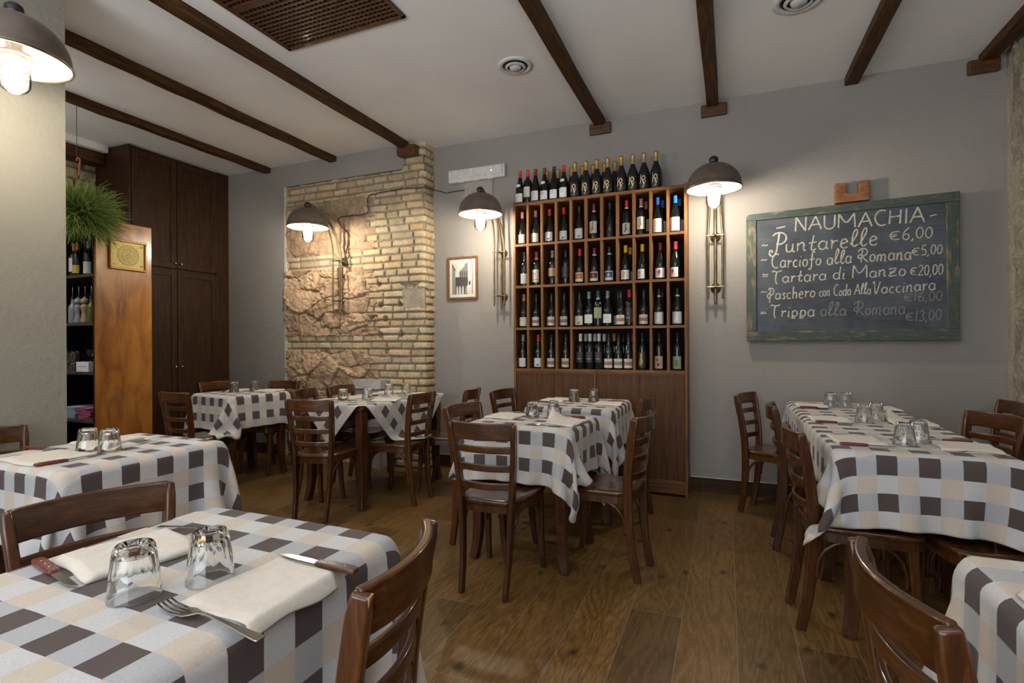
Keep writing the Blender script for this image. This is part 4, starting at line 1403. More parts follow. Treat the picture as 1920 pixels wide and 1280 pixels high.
for i, fo, la in ((8, 'foil_pink', TALL), (9, 'foil_blue', ('label_white', 0.014, 0.122, 66)), (10, 'foil_blue', ('label_white', 0.014, 0.122, 66))):
    cellbottle(0, colx[i + 1] - 0.058, 4.437, ORD[i] + ' cell', BU if i > 8 else BO, fo, la, None, 'shadowed wine bottle behind the front one')
R2 = [(-1.663, BO, 'foil_black', ('label_silver', 0.022, 0.110, 58), 'text', 'grey-label bottle half hidden by a divider'), (-1.554, BO, 'foil_red', ('label_cream', 0.030, 0.140, 60), 'ring', 'bottle with circle emblem label'),
      (-1.404, BO, 'foil_grey', ('label_tan', 0.075, 0.145, 60), 'text', 'tan-label bottle'), (-1.285, BO, 'foil_black', ('label_dark', 0.06, 0.15, 60), 'text', 'dark-label bottle'),
      (-1.160, BU, 'foil_red', LW, 'panel', 'bottle with orange picture label'), (-1.033, BU, 'foil_darkred', LW, 'panel', 'bottle with maroon picture label'),
      (-0.906, BU, 'foil_black', LW, 'panel', 'bottle with blue picture label'), (-0.772, BU, 'foil_yellow', LW, 'emblem', 'yellow-capsule bottle'),
      (-0.636, BU, 'foil_yellow', LW, 'emblem', 'yellow-capsule bottle'), (-0.494, BU, 'foil_darkred', LW, 'emblem', 'crimson-capsule bottle'),
      (-0.379, BU, 'foil_red', LW, 'emblem', 'bright red-capsule bottle')]
for i, (x, sh, fo, la, ar, d) in enumerate(R2):
    x = min(max(x, colx[i] + 0.053), colx[i + 1] - 0.053)
    cellbottle(1, x, 4.325, ORD[i] + ' cell from the photograph', sh, fo, la, ar, d, neck_ring='label_white' if i in (1, 5, 6) else None,
               artcol={4: 'ink_orange', 5: 'ink_maroon', 6: 'ink_blue', 7: 'ink_gold', 8: 'ink_gold', 9: 'ink_crimson', 10: 'ink_crimson'}.get(i), rz=-30 if i in (8, 10) else -10)
cellbottle(1, colx[8] - 0.058, 4.437, 'eighth cell', BU, 'foil_yellow', LW, None, 'second yellow-capsule bottle, behind the front one')
R3 = [(0, -1.673, BU, 'foil_orange', LC, 'text', 'cream-label bottle'), (1, -1.557, BU, 'foil_black', LC, 'band', 'red-banded label bottle'), (2, -1.415, BU, 'foil_black', LC, 'band', 'red-banded label bottle'),
      (3, -1.305, BU, 'foil_black', LC, 'band', 'grey-banded label bottle'), (8, -0.626, BU, 'foil_black', LC, 'band', 'red-banded label bottle'),
      (9, -0.506, BU, 'foil_black', ('label_silver', 0.014, 0.108, 66), 'figure', 'silver-label bottle'), (10, -0.365, BU, 'foil_black', ('label_silver', 0.014, 0.108, 66), 'figure', 'silver-label bottle')]
R4 = [(0, -1.683, BU, 'foil_grey', LW, 'text', 'grey-capsule white-label bottle'), (1, -1.539, BU, 'foil_red', LW, 'animal', 'red-capsule white-label bottle'), (2, -1.418, BU, 'foil_black', LC, 'band', 'cream-label bottle'),
      (3, -1.287, BU, 'foil_black', LC, 'band', 'cream-label bottle'), (8, -0.641, BO, 'foil_black', ('label_dark', 0.02, 0.15, 60), 'figure', 'black bottle with gold leaf'),
      (9, -0.507, BO, 'foil_black', ('label_skin', 0.016, 0.115, 60), 'face', 'bottle with dark sketch on skin-toned label'), (10, -0.367, BO, 'foil_black', ('label_green', 0.016, 0.115, 60), 'leafy', 'bottle with green leafy label')]
for row, L in ((2, R3), (3, R4)):
    for i, x, sh, fo, la, ar, d in L:
        x = min(max(x, colx[i] + 0.053), colx[i + 1] - 0.053)
        where = ORD[i] + ' cell from the photograph' if i < 4 else ('cell next to the wide one', 'cell second from the lamp', 'cell nearest the chalkboard lamp')[i - 8]
        cellbottle(row, x, 4.325, where, sh, fo, la, ar, d, neck_ring='label_silver' if (row == 2 and i > 8) else None,
                   artcol='ink_grey' if (row == 2 and i == 3) else 'ink_red' if (row == 3 and i < 4) else 'ink_gold' if (row, i) == (3, 8) else 'label_white' if row == 2 and i > 8 else None)
cellbottle(2, colx[10] - 0.062, 4.437, 'cell second from the lamp', BU, 'foil_black', None, None, 'shadowed bottle behind the silver label')
W3 = [(-1.165, 4.325, BU, 'foil_black', LC, 'animal', 'cream-label bottle against the divider'), (-1.082, 4.325, BU, 'foil_grey', ('label_white', 0.03, 0.102, 62), 'text', 'grey-capsule bottle with square white label'),
      (-1.003, 4.325, BO, 'foil_teal', ('label_green', 0.07, 0.16, 66), 'figure', 'ornate greenish bottle'), (-0.922, 4.325, BU, 'foil_grey', ('label_white', 0.03, 0.102, 62), 'text', 'second square white label bottle'),
      (-0.812, 4.325, BU, 'foil_black', LC, 'band', 'red-banded front bottle'), (-0.7455, 4.335, BO, 'foil_red', ('label_dark', 0.03, 0.15, 60), 'dot', 'red-capped dark bottle against the divider'),
      (-1.118, 4.437, BU, 'foil_black', None, None, 'rear bottle in shadow, first'), (-1.030, 4.437, BU, 'foil_black', None, None, 'rear bottle in shadow, second'), (-0.943, 4.437, BU, 'foil_black', None, None, 'rear bottle in shadow, third'),
      (-0.858, 4.437, BU, 'foil_black', LW, 'text', 'rear bottle showing a white label strip'), (-0.770, 4.442, BU, 'foil_black', LC, 'band', 'rear bottle beside the red cap')]
for x, y, sh, fo, la, ar, d in W3:
    cellbottle(2, x, y, 'wide compartment', sh, fo, la, ar, d, artcol='label_tan' if 'ornate' in d else 'ink_red' if 'red-capped' in d else None, neck_ring='label_silver' if 'ornate' in d else None)
W4 = [(-1.158, 4.325, BO, 'foil_silver', ('label_dark', 0.06, 0.15, 50), 'dot', 'silver-capsule dark bottle, first'), (-1.076, 4.325, BO, 'foil_silver', ('label_dark', 0.06, 0.15, 50), 'dot', 'silver-capsule dark bottle, second'),
      (-0.998, 4.325, BO, 'foil_silver', ('label_dark', 0.06, 0.15, 50), 'dot', 'silver-capsule dark bottle, third'), (-0.915, 4.325, BU, 'foil_black', LC, 'band', 'banded label bottle, first'),
      (-0.833, 4.325, BU, 'foil_black', LC, 'band', 'banded label bottle, second'), (-0.751, 4.325, BU, 'foil_black', LC, 'band', 'banded label bottle, third'),
      (-1.142, 4.437, BO, 'foil_silver', None, None, 'rear silver-capsule bottle, first'), (-1.060, 4.437, BO, 'foil_silver', None, None, 'rear silver-capsule bottle, second'), (-0.978, 4.437, BO, 'foil_silver', None, None, 'rear silver-capsule bottle, third'),
      (-0.893, 4.437, BO, 'foil_orange', None, None, 'rear orange-capsule bottle'), (-0.815, 4.437, BO, 'foil_black', None, None, 'rear black-capsule bottle'), (-0.760, 4.442, BO, 'foil_darkred', None, None, 'rear dark red-capsule bottle')]
W4[-1] = (-0.738, 4.437) + W4[-1][2:]
for x, y, sh, fo, la, ar, d in W4:
    cellbottle(3, x, y, 'wide compartment', sh, fo, la, ar, d, artcol='ink_crimson' if 'silver' in d else 'ink_grey' if 'second' in d else 'ink_red')

# ------------------------------------------------------------------ chalkboard
def green_frame_mat(name, horiz):
    t = NT(name)
    v = t.coord('Object', (2.2, 12, 14) if horiz else (14, 12, 2.2))
    f = t.noise(v, 3.2, 6, 0.65, 0.3)
    f2 = t.noise(t.coord('Object'), 5, 3)
    wear = t.math('ADD', f, t.math('MULTIPLY', f2, 0.35))
    green = t.ramp(t.noise(v, 8, 3), [(0.3, (0.040, 0.058, 0.050)), (0.7, (0.072, 0.094, 0.083))])
    bare = t.ramp(t.noise(v, 6, 3), [(0.3, (0.11, 0.078, 0.042)), (0.7, (0.27, 0.205, 0.125))])
    c = t.mix(t.ramp(wear, [(0.70, (0, 0, 0)), (0.80, (1, 1, 1))]), green, bare)
    t.set(Base_Color=c, Roughness=0.75)
    t.bump(f, 0.3, 0.003)
    return t.m
M['gframe_h'] = green_frame_mat('worn_green_rail', True)
M['gframe_v'] = green_frame_mat('worn_green_stile', False)
t = NT('slate_board')
v = t.coord('Object')
f = t.noise(v, 3.2, 5, 0.6, 0.5)
f2 = t.noise(t.coord('Object', (2, 2, 40)), 4, 4)
smear = t.math('ADD', t.math('MULTIPLY', f, 0.7), t.math('MULTIPLY', f2, 0.3))
t.set(Base_Color=t.ramp(smear, [(0.33, (0.034, 0.041, 0.053)), (0.66, (0.100, 0.117, 0.142))]), Roughness=0.8)
M['slate'] = t.m
t = NT('chalk')
f = t.noise(t.coord('Object'), 160, 3, 0.7)
t.set(Base_Color=t.ramp(f, [(0.34, (0.22, 0.215, 0.19)), (0.58, (0.66, 0.62, 0.50))]), Roughness=0.95)
M['chalk'] = t.m
t = NT('faint_chalk')
f = t.noise(t.coord('Object'), 120, 3, 0.7)
t.set(Base_Color=t.ramp(f, [(0.34, (0.11, 0.115, 0.12)), (0.62, (0.30, 0.295, 0.27))]), Roughness=0.95)
M['chalk2'] = t.m

cb = thing('chalkboard', 'menu chalkboard in a worn green wooden frame, chalked price list', 'chalkboard', (0, 0, 0))
BY0, BY1 = 4.440, 4.475
MB().box(0.140, 1.467, BY0, BY1, 1.222, 1.300).build('frame_rail', M['gframe_h'], cb, bevel=0.004)
mb = MB()
# top rail with one rounded end
pts = [(0.140, 2.155), (1.469, 2.155), (1.469, 2.240), (0.175, 2.206)]
for k in range(1, 6):
    a = PI / 2 + PI / 2 * k / 6
    pts.append((0.172 + 0.032 * math.cos(a), 2.174 + 0.032 * math.sin(a)))
pts[1] = (1.469, 2.172)
vs_ = [(x, BY0, z) for x, z in pts] + [(x, BY1, z) for x, z in pts]
n = len(pts)
mb.add(vs_, [tuple(range(n)), tuple(range(2 * n - 1, n - 1, -1))] + [(k, k + n, (k + 1) % n + n, (k + 1) % n) for k in range(n)])
mb.build('frame_rail', M['gframe_h'], cb, bevel=0.003)
MB().box(0.140, 0.210, BY0 + 0.001, BY1, 1.300, 2.155).build('frame_stile', M['gframe_v'], cb, bevel=0.004)
mb = MB()
vs_ = [(1.398, BY0 + .001, 1.3), (1.466, BY0 + .001, 1.3), (1.468, BY0 + .001, 2.172), (1.394, BY0 + .001, 2.170)]
vs_ += [(x, BY1, z) for x, y, z in vs_]
mb.add(vs_, [(0, 1, 2, 3), (7, 6, 5, 4), (0, 4, 5, 1), (1, 5, 6, 2), (2, 6, 7, 3), (3, 7, 4, 0)])
mb.build('frame_stile', M['gframe_v'], cb, bevel=0.004)
MB().box(0.195, 1.412, BY0 + 0.014, BY1 - 0.004, 1.285, 2.19).build('slate', M['slate'], cb)
for x, z in ((0.160, 2.185), (1.452, 2.222)):
    MB().ball((x, BY0 - 0.001, z), 0.004, 0.003, 0.004, 8, 6).build('nail', M['steel'], cb, smooth=True)
SL_Y = BY0 + 0.0128

# hand-drawn stroke alphabet: x right, y up, x-height 0.5, capitals 1
def arc(cx, cy, rx, ry, a0, a1, n=10):
    return [(cx + rx * math.cos(R(a0 + (a1 - a0) * k / n)), cy + ry * math.sin(R(a0 + (a1 - a0) * k / n))) for k in range(n + 1)]
G = {
    'N': (0.72, [[(0.05, 0), (0.07, 1)], [(0.07, 1), (0.62, 0)], [(0.62, 0), (0.64, 1)]]),
    'A': (0.78, [[(0.02, 0), (0.40, 1)], [(0.40, 1), (0.74, 0)], [(0.17, 0.36), (0.62, 0.40)]]),
    'U': (0.72, [[(0.06, 1), (0.06, 0.35)] + arc(0.34, 0.33, 0.28, 0.33, 180, 360) + [(0.64, 1)]]),
    'M': (1.05, [[(0.05, 0), (0.08, 1)], [(0.08, 1), (0.48, 0.38), (0.90, 1)], [(0.90, 1), (0.96, 0)]]),
    'C': (0.68, [arc(0.42, 0.5, 0.36, 0.5, 62, 298, 14)]),
    'H': (0.74, [[(0.06, 0), (0.10, 1)], [(0.60, 0), (0.64, 1)], [(0.10, 0.50), (0.60, 0.56)]]),
    'I': (0.22, [[(0.10, 0), (0.12, 1)]]),
    'P': (0.80, [[(0.42, 0.98), (0.36, 0.3), (0.30, -0.02), (0.16, -0.12), (0.04, 0.0), (0.06, 0.16), (0.16, 0.14), (0.14, 0.05)], arc(0.42, 0.72, 0.32, 0.28, 150, -110, 14)]),
    'Q': (0.62, [[(0.22, 1.0), (0.20, -0.25)], arc(0.24, 0.68, 0.28, 0.30, 140, -100, 12), arc(0.14, 0.34, 0.16, 0.2, 60, 330, 10)]),
    'R': (0.80, [[(0.32, 0.95), (0.26, 0)], arc(0.34, 0.72, 0.34, 0.27, 170, -95, 14), [(0.30, 0.46), (0.52, 0.2), (0.76, 0.0)], arc(0.16, 0.42, 0.14, 0.14, 40, 320, 8)]),
    'T': (0.72, [[(0.02, 0.92), (0.12, 1.0), (0.36, 0.92), (0.62, 0.96), (0.70, 1.04)], [(0.36, 0.92), (0.30, 0.4), (0.36, 0.0), (0.46, -0.06)]]),
    'V': (0.60, [[(0.02, 0.86), (0.10, 0.98), (0.26, 0.0), (0.54, 0.98)]]),
    'Z': (0.60, [[(0.05, 0.5), (0.50, 0.52), (0.08, 0.0), (0.56, 0.02)], [(0.12, 0.26), (0.46, 0.28)]]),
    'a': (0.50, [arc(0.22, 0.24, 0.19, 0.25, 50, 390, 14), [(0.42, 0.48), (0.40, 0.08), (0.50, 0.02)]]),
    'b': (0.5, [[(0.1, 1), (0.08, 0)], arc(0.24, 0.24, 0.18, 0.24, 160, -160)]),
    'c': (0.42, [arc(0.24, 0.24, 0.19, 0.25, 55, 310, 12)]),
    'd': (0.52, [arc(0.22, 0.24, 0.19, 0.25, 50, 390, 14), [(0.46, 1.0), (0.41, 0.1), (0.50, 0.0)]]),
    'e': (0.44, [[(0.06, 0.22), (0.34, 0.32)] + arc(0.22, 0.26, 0.15, 0.24, 20, 180, 8) + arc(0.24, 0.20, 0.18, 0.21, 170, 320, 8)]),
    'f': (0.46, [[(0.44, 0.88), (0.34, 1.0), (0.24, 0.85), (0.22, 0.3), (0.20, -0.15), (0.08, -0.28), (0.0, -0.2)], [(0.02, 0.42), (0.44, 0.46)]]),
    'h': (0.48, [[(0.08, 1), (0.06, 0)], [(0.07, 0.3), (0.22, 0.5), (0.36, 0.42), (0.36, 0.0)]]),
    'i': (0.22, [[(0.10, 0.5), (0.08, 0.06), (0.18, 0.0)], [(0.12, 0.72), (0.14, 0.76)]]),
    'l': (0.36, [[(0.02, 0.12), (0.26, 0.66), (0.30, 0.96), (0.20, 1.0), (0.10, 0.7), (0.10, 0.15), (0.20, 0.0), (0.36, 0.12)]]),
    'm': (0.78, [[(0.06, 0.5), (0.06, 0.0)], [(0.06, 0.34), (0.22, 0.5), (0.32, 0.4), (0.32, 0.0)], [(0.32, 0.34), (0.48, 0.5), (0.60, 0.4), (0.60, 0.04), (0.72, 0.0)]]),
    'n': (0.52, [[(0.06, 0.5), (0.06, 0.0)], [(0.06, 0.32), (0.24, 0.5), (0.36, 0.4), (0.36, 0.05), (0.48, 0.0)]]),
    'o': (0.46, [arc(0.22, 0.24, 0.18, 0.24, 90, 450, 16)]),
    'p': (0.50, [[(0.08, 0.5), (0.06, -0.12)], arc(0.24, 0.26, 0.17, 0.23, 150, -190, 12), [(0.02, -0.12), (0.30, -0.08)]]),
    'r': (0.40, [[(0.04, 0.46), (0.10, 0.5), (0.10, 0.0)], [(0.10, 0.28), (0.22, 0.46), (0.38, 0.46)]]),
    's': (0.36, [[(0.32, 0.44), (0.18, 0.5), (0.10, 0.40), (0.26, 0.2), (0.22, 0.04), (0.04, 0.04)]]),
    't': (0.42, [[(0.24, 0.92), (0.16, 0.12), (0.26, 0.0), (0.38, 0.08)], [(0.02, 0.44), (0.40, 0.50)]]),
    'u': (0.50, [[(0.06, 0.48), (0.06, 0.14), (0.18, 0.0), (0.34, 0.12), (0.38, 0.48)], [(0.38, 0.48), (0.38, 0.06), (0.50, 0.0)]]),
    'z': (0.46, [[(0.05, 0.5), (0.40, 0.5), (0.06, 0.02), (0.44, 0.0)], [(0.10, 0.26), (0.38, 0.28)]]),
    '-': (0.5, [[(0.02, 0.40), (0.48, 0.46)]]),
    '~': (0.55, [[(0.02, 0.10), (0.14, 0.24), (0.30, 0.14), (0.50, 0.22)]]),
    ',': (0.20, [[(0.12, 0.06), (0.02, -0.20)]]),
    ' ': (0.30, []),
    'E': (0.74, [arc(0.44, 0.40, 0.40, 0.34, 60, 300, 14), [(0.04, 0.46), (0.48, 0.50)], [(0.04, 0.32), (0.46, 0.36)]]),
    '0': (0.50, [arc(0.24, 0.5, 0.20, 0.46, 80, 440, 16)]),
    '1': (0.26, [[(0.12, 1.0), (0.10, 0.0)]]),
    '2': (0.56, [arc(0.26, 0.74, 0.20, 0.24, 160, -20, 8) + [(0.12, 0.08), (0.06, 0.0), (0.54, 0.02)]]),
    '3': (0.46, [arc(0.20, 0.74, 0.18, 0.22, 150, -80, 8), arc(0.20, 0.26, 0.20, 0.26, 80, -150, 8)]),
    '5': (0.50, [[(0.44, 0.96), (0.14, 0.92), (0.10, 0.55)] + arc(0.22, 0.28, 0.22, 0.28, 100, -140, 10)]),
    '6': (0.52, [[(0.42, 0.98), (0.16, 0.72), (0.06, 0.36)] + arc(0.25, 0.24, 0.19, 0.24, 160, 500, 14)]),
}


STK = [0]
def chalk_text(mb, txt, x0, z0, x1, z1, cap, width=0.0075, slant=0.06, seed=0):
    rr = np.random.RandomState(seed + len(txt))
    tot = sum(G[c][0] + 0.06 for c in txt)
    k = (x1 - x0) / tot
    cur = 0.0
    for c in txt:
        w_, strokes = G[c]
        up = c in 'lbdfht' 
        jy = (rr.rand() - 0.5) * 0.06 * cap
        hs = cap * (0.94 + 0.12 * rr.rand())
        for st in strokes:
            P = smooth_path([(p[0], p[1]) for p in st], 5) if len(st) > 2 else [(st[0][0] + (st[1][0] - st[0][0]) * q / 4, st[0][1] + (st[1][1] - st[0][1]) * q / 4) for q in range(5)]
            STK[0] += 1
            yk = [SL_Y - 7e-6 * STK[0]]
            def fn(u, v):
                yk[0] -= 2.5e-7
                return (u, yk[0], v)
            pts = []
            for px, py in P:
                X_ = x0 + (cur + px) * k + slant * cap * py
                Z_ = z0 + (z1 - z0) * ((cur + px) / tot) + py * hs + jy
                pts.append((X_, Z_))
            ribbon(mb, pts, width, fn)
        cur += w_ + 0.06
    return mb

A_ = MB()
chalk_text(A_, '-', 0.345, 2.048, 0.420, 2.053, 0.09, 0.0085)
chalk_text(A_, 'NAUMACHIA', 0.474, 2.055, 1.285, 2.046, 0.104, 0.0100, 0.02)
chalk_text(A_, '-', 1.300, 2.050, 1.346, 2.052, 0.09, 0.0085)
chalk_text(A_, 'P', 0.296, 1.892, 0.430, 1.892, 0.155, 0.0105)
chalk_text(A_, 'untarelle', 0.408, 1.902, 1.010, 1.908, 0.125, 0.0092)
chalk_text(A_, 'E6,00', 1.068, 1.935, 1.326, 1.935, 0.080, 0.0070)
chalk_text(A_, 'Carciofo alla Romana', 0.312, 1.782, 1.203, 1.796, 0.100, 0.0082)
chalk_text(A_, 'E5,00', 1.200, 1.818, 1.378, 1.821, 0.068, 0.0062)
chalk_text(A_, 'Tartara di ManZo', 0.312, 1.668, 1.172, 1.684, 0.092, 0.0080)
chalk_text(A_, 'E20,00', 1.188, 1.678, 1.380, 1.676, 0.074, 0.0062)
chalk_text(A_, 'Qaschero ', 0.286, 1.541, 0.640, 1.552, 0.092, 0.0078)
chalk_text(A_, 'con Coda Alla', 0.632, 1.552, 0.960, 1.562, 0.078, 0.0062)
chalk_text(A_, 'Vaccinara', 0.965, 1.560, 1.340, 1.573, 0.088, 0.0072)
chalk_text(A_, 'Trippa', 0.300, 1.404, 0.610, 1.408, 0.095, 0.0080)
for x, z in ((0.248, 1.950), (0.242, 1.838), (0.250, 1.725), (0.240, 1.591), (0.235, 1.426)):
    chalk_text(A_, '~', x, z, x + 0.052, z, 0.060, 0.0065)
for x, z in ((0.252, 1.712), (0.238, 1.438)):
    chalk_text(A_, '~', x, z, x + 0.045, z, 0.050, 0.0045)
A_.build('chalk_writing', M['chalk'], cb)
for a_ in (('E16,00', 1.150, 1.498, 1.376, 1.497, 0.068, 0.0062), ('E13,00', 1.160, 1.358, 1.370, 1.364, 0.074, 0.0062), ('alla', 0.640, 1.406, 0.810, 1.408, 0.100, 0.0072), ('Romana', 0.850, 1.408, 1.165, 1.412, 0.100, 0.0072)):
    B_ = MB()
    chalk_text(B_, *a_)
    B_.build('faint_writing', M['chalk2'], cb)

ub = thing('wooden_bracket', 'small U-shaped pine bracket above the chalkboard', 'bracket', (0, 0, 0))
mb = MB()
P_ = [(0.742, 2.236), (0.953, 2.240), (0.951, 2.384), (0.888, 2.382), (0.890, 2.298), (0.812, 2.296), (0.808, 2.380), (0.742, 2.382)]
n = len(P_)
mb.add([(x, 4.452, z) for x, z in P_] + [(x, YB, z) for x, z in P_],
       [(0, 1, 4, 5), (1, 2, 3, 4), (0, 5, 6, 7), (n, n + 5, n + 4, n + 1), (n + 1, n + 4, n + 3, n + 2), (n, n + 7, n + 6, n + 5)] + [(k, k + n, (k + 1) % n + n, (k + 1) % n) for k in range(n)])
mb.build('block', M['ubracket'], ub, bevel=0.003)
for x, z in ((0.772, 2.345), (0.925, 2.345)):
    MB().ball((x, 4.450, z), 0.006, 0.004, 0.006, 10, 6).build('screw', M['steel'], ub, smooth=True)

# ------------------------------------------------------------------ framed photograph, emergency light, plate, cable, utility box
fp_ = thing('framed_photograph', 'small framed black and white street photograph on the plaster wall', 'picture', (-2.380, YB, 1.850))
hw, hh = 0.164, 0.208
mb = MB()
for a, b, c, d in ((-hw, hw, hh - 0.022, hh), (-hw, hw, -hh, -hh + 0.022), (-hw, -hw + 0.022, -hh + 0.022, hh - 0.022), (hw - 0.022, hw, -hh + 0.022, hh - 0.022)):
    mb.box(a, b, -0.024, -0.002, c, d)
mb.build('frame', M['frame_wood'], fp_, bevel=0.003)
MB().box(-hw + 0.015, hw - 0.015, -0.012, -0.003, -hh + 0.015, hh - 0.015).build('mount', M['paper'], fp_)
for k, c in (('ph_light', (0.60, 0.59, 0.54)), ('ph_mid', (0.24, 0.23, 0.21)), ('ph_dark', (0.055, 0.055, 0.052))): simple(k, c, 0.6)
px0, px1, pz0, pz1 = -0.116, 0.112, -0.158, 0.150
def poly(pts, y, m, name='print'):
    MB().add([(px0 + (px1 - px0) * u, y, pz0 + (pz1 - pz0) * v) for u, v in pts], [tuple(range(len(pts)))]).build(name, M[m], pr)
pr = MB().box(px0, px1, -0.0126, -0.0118, pz0, pz1).build('print', M['ph_light'], fp_)
yy = -0.0130
poly([(0, 0), (0.14, 0), (0.14, 0.5), (0.16, 0.78), (0, 1.0)], yy, 'ph_mid', 'house')
poly([(0, 0.98), (0, 0.90), (0.16, 0.74), (0.17, 0.79)], yy - .0003, 'ph_dark', 'roof')
poly([(0.15, 0.0), (0.76, 0.0), (0.76, 0.55), (0.15, 0.55)], yy, 'ph_dark', 'dark_wall')
poly([(0.36, 0.55), (0.76, 0.55), (0.76, 0.99), (0.62, 0.97), (0.60, 0.88), (0.34, 0.72)], yy, 'ph_mid', 'ruin')
for u in (0.38, 0.48, 0.58, 0.68): poly([(u, 0.57), (u + 0.05, 0.57), (u + 0.05, 0.74), (u, 0.72)], yy - .0003, 'ph_dark', 'arch')
poly([(0.94, 0.0), (1.0, 0.0), (1.0, 1.0), (0.97, 1.0), (0.97, 0.6)], yy, 'ph_mid', 'facade')
poly([(0.80, 0.28), (0.88, 0.30), (0.88, 0.42), (0.80, 0.40)], yy, 'ph_dark', 'window')
for u, v, m_ in ((0.20, 0.0, 'ph_light'), (0.33, 0.0, 'ph_light'), (0.47, 0.0, 'ph_light'), (0.62, 0.0, 'ph_mid'), (0.70, 0.02, 'ph_light')):
    poly([(u, v), (u + 0.10, v), (u + 0.09, v + 0.18), (u + 0.07, v + 0.26), (u + 0.03, v + 0.26), (u + 0.01, v + 0.18)], yy - .0004, m_, 'figure')
MB().box(-0.002, 0.002, -0.012, 0, hh, hh + 0.012).build('hook', M['steel'], fp_)

el = thing('emergency_light', 'white emergency light box with a green indicator on the wall', 'light', (-2.214, YB, 2.836))
MB().box(-0.300, 0.300, -0.050, 0, -0.060, 0.062).build('housing', M['white_pl'], el, bevel=0.008)
MB().box(-0.278, 0.278, -0.058, -0.049, -0.028, 0.050).build('diffuser', M['white_pl'], el, bevel=0.006)
for x in (-0.15, 0.0, 0.15): MB().box(x - 0.03, x + 0.03, -0.046, -0.01, -0.066, -0.059).build('clip', M['white_pl'], el, bevel=0.002)
MB().ball((0.165, -0.0585, 0.008), 0.005, 0.003, 0.005, 10, 6).build('indicator', M['led'], el, smooth=True)
cp = thing('cover_plate', 'painted square cover plate under the emergency light', 'plate', (-2.207, YB, 2.672))
MB().box(-0.150, 0.150, -0.010, 0, -0.072, 0.102).build('plate', M['plate'], cp, bevel=0.003)
for x, z in ((0.138, 0.088), (-0.138, -0.06)): MB().ball((x, -0.0105, z), 0.004, 0.002, 0.004, 8, 5).build('screw', M['steel'], cp, smooth=True)
yc = YL - 0.022
cab = [(-2.357, YB - 0.006, 2.705), (-2.46, YB - 0.006, 2.706), (-2.556, YB - 0.006, 2.702), (-2.62, YB - 0.006, 2.722), (-2.692, YB - 0.006, 2.745), (-2.702, 4.40, 2.735), (-2.70, 4.30, 2.722), (-2.737, yc, 2.712), (-2.90, yc, 2.726),
       (-3.063, yc, 2.722), (-3.245, yc, 2.715), (-3.325, yc, 2.700), (-3.342, yc, 2.633), (-3.35, yc, 2.530), (-3.543, yc, 2.524), (-3.690, yc, 2.522), (-3.711, yc, 2.480),
       (-3.650, yc, 2.400), (-3.585, yc, 2.330), (-3.600, yc, 2.20), (-3.625, yc, 2.12), (-3.640, yc, 2.07)]
ca = thing('cable', 'thin brown cable crossing the brickwork to the masonry lamp', 'cable', (0, 0, 0))
MB().tube(smooth_path(cab, 5), 0.0055, 8).build('cable_run', M['cable'], ca, smooth=True)
for i in (2, 6, 8, 10, 15):
    p = cab[i]
    MB().ball((p[0], p[1] - 0.005, p[2] + 0.006), 0.007, 0.005, 0.006, 8, 6).build('cable_clip', M['white_pl'], ca, smooth=True)
ubx = thing('utility_box', 'grey painted utility box with sloped lid against the masonry', 'box', (-3.275, 4.225, 0))
MB().box(-0.150, 0.160, -0.06, 0.07, 0.30, 0.770).build('housing', M['greybox'], ubx, bevel=0.006)
MB().box(-0.140, 0.085, -0.066, -0.06, 0.32, 0.750).build('door', M['greybox'], ubx, bevel=0.003)
mb = MB()
vs_ = [(-0.172, -0.085, 0.772), (0.178, -0.085, 0.772), (0.178, 0.07, 0.772), (-0.172, 0.07, 0.772), (-0.150, -0.05, 0.862), (0.150, -0.03, 0.862), (0.150, 0.07, 0.862), (-0.150, 0.07, 0.862)]
mb.add(vs_, [(0, 3, 2, 1), (4, 5, 6, 7), (0, 1, 5, 4), (1, 2, 6, 5), (2, 3, 7, 6), (3, 0, 4, 7)])
mb.build('lid', M['greybox'], ubx, bevel=0.006)
MB().box(-0.145, 0.155, -0.05, 0.07, 0.0, 0.30).build('base', M['greybox'], ubx)

# ------------------------------------------------------------------ wardrobe
wd = thing('wardrobe', 'tall dark built-in wardrobe with panelled doors and steel knobs', 'wardrobe', (XW, 0, 0))
Y0, Y1, YM = 3.215, 4.300, 3.688
MB().box(-0.52, 0.0, Y0, Y0 + 0.022, 0, 3.155).build('side_panel', M['wardrobe'], wd, bevel=0.002)
MB().box(-0.52, -0.020, Y0 + 0.022, Y1, 0.06, 3.155).build('carcass', M['wardrobe'], wd)
MB().box(-0.04, 0.0, 4.148, Y1, 0, 3.155).build('filler_panel', M['wardrobe'], wd, bevel=0.002)
MB().box(-0.30, -0.015, Y0 + 0.022, 4.148, 0, 0.08).build('plinth', M['wardrobe'], wd)
def wdoor(y0, y1, z0, z1, knob_y, knob_zs, name='door'):
    d = thing  # noqa
    mb = MB().box(-0.018, -0.004, y0 + 0.003, y1 - 0.003, z0 + 0.003, z1 - 0.003)
    s_ = 0.062
    x1 = 0.006
    for a, b, c, e in ((y0 + 0.003, y0 + s_, z0 + 0.003, z1 - 0.003), (y1 - s_, y1 - 0.003, z0 + 0.003, z1 - 0.003),
                       (y0 + s_, y1 - s_, z0 + 0.003, z0 + s_), (y0 + s_, y1 - s_, z1 - s_, z1 - 0.003)):
        mb.box(-0.004, x1, a, b, c, e)
    # moulding slope inside the frame
    o = mb.build('door', M['wardrobe'], wd, bevel=0.004)
    for kz in knob_zs:
        for ky in (knob_y if isinstance(knob_y, (list, tuple)) else [knob_y]):
            MB().lathe([(0.006, 0), (0.006, 0.012), (0.012, 0.018), (0.013, 0.026), (0.008, 0.031), (0.001, 0.032)], 16, (x1, ky, kz), axis='x').build('knob', M['knob'], o, smooth=True)
    return o
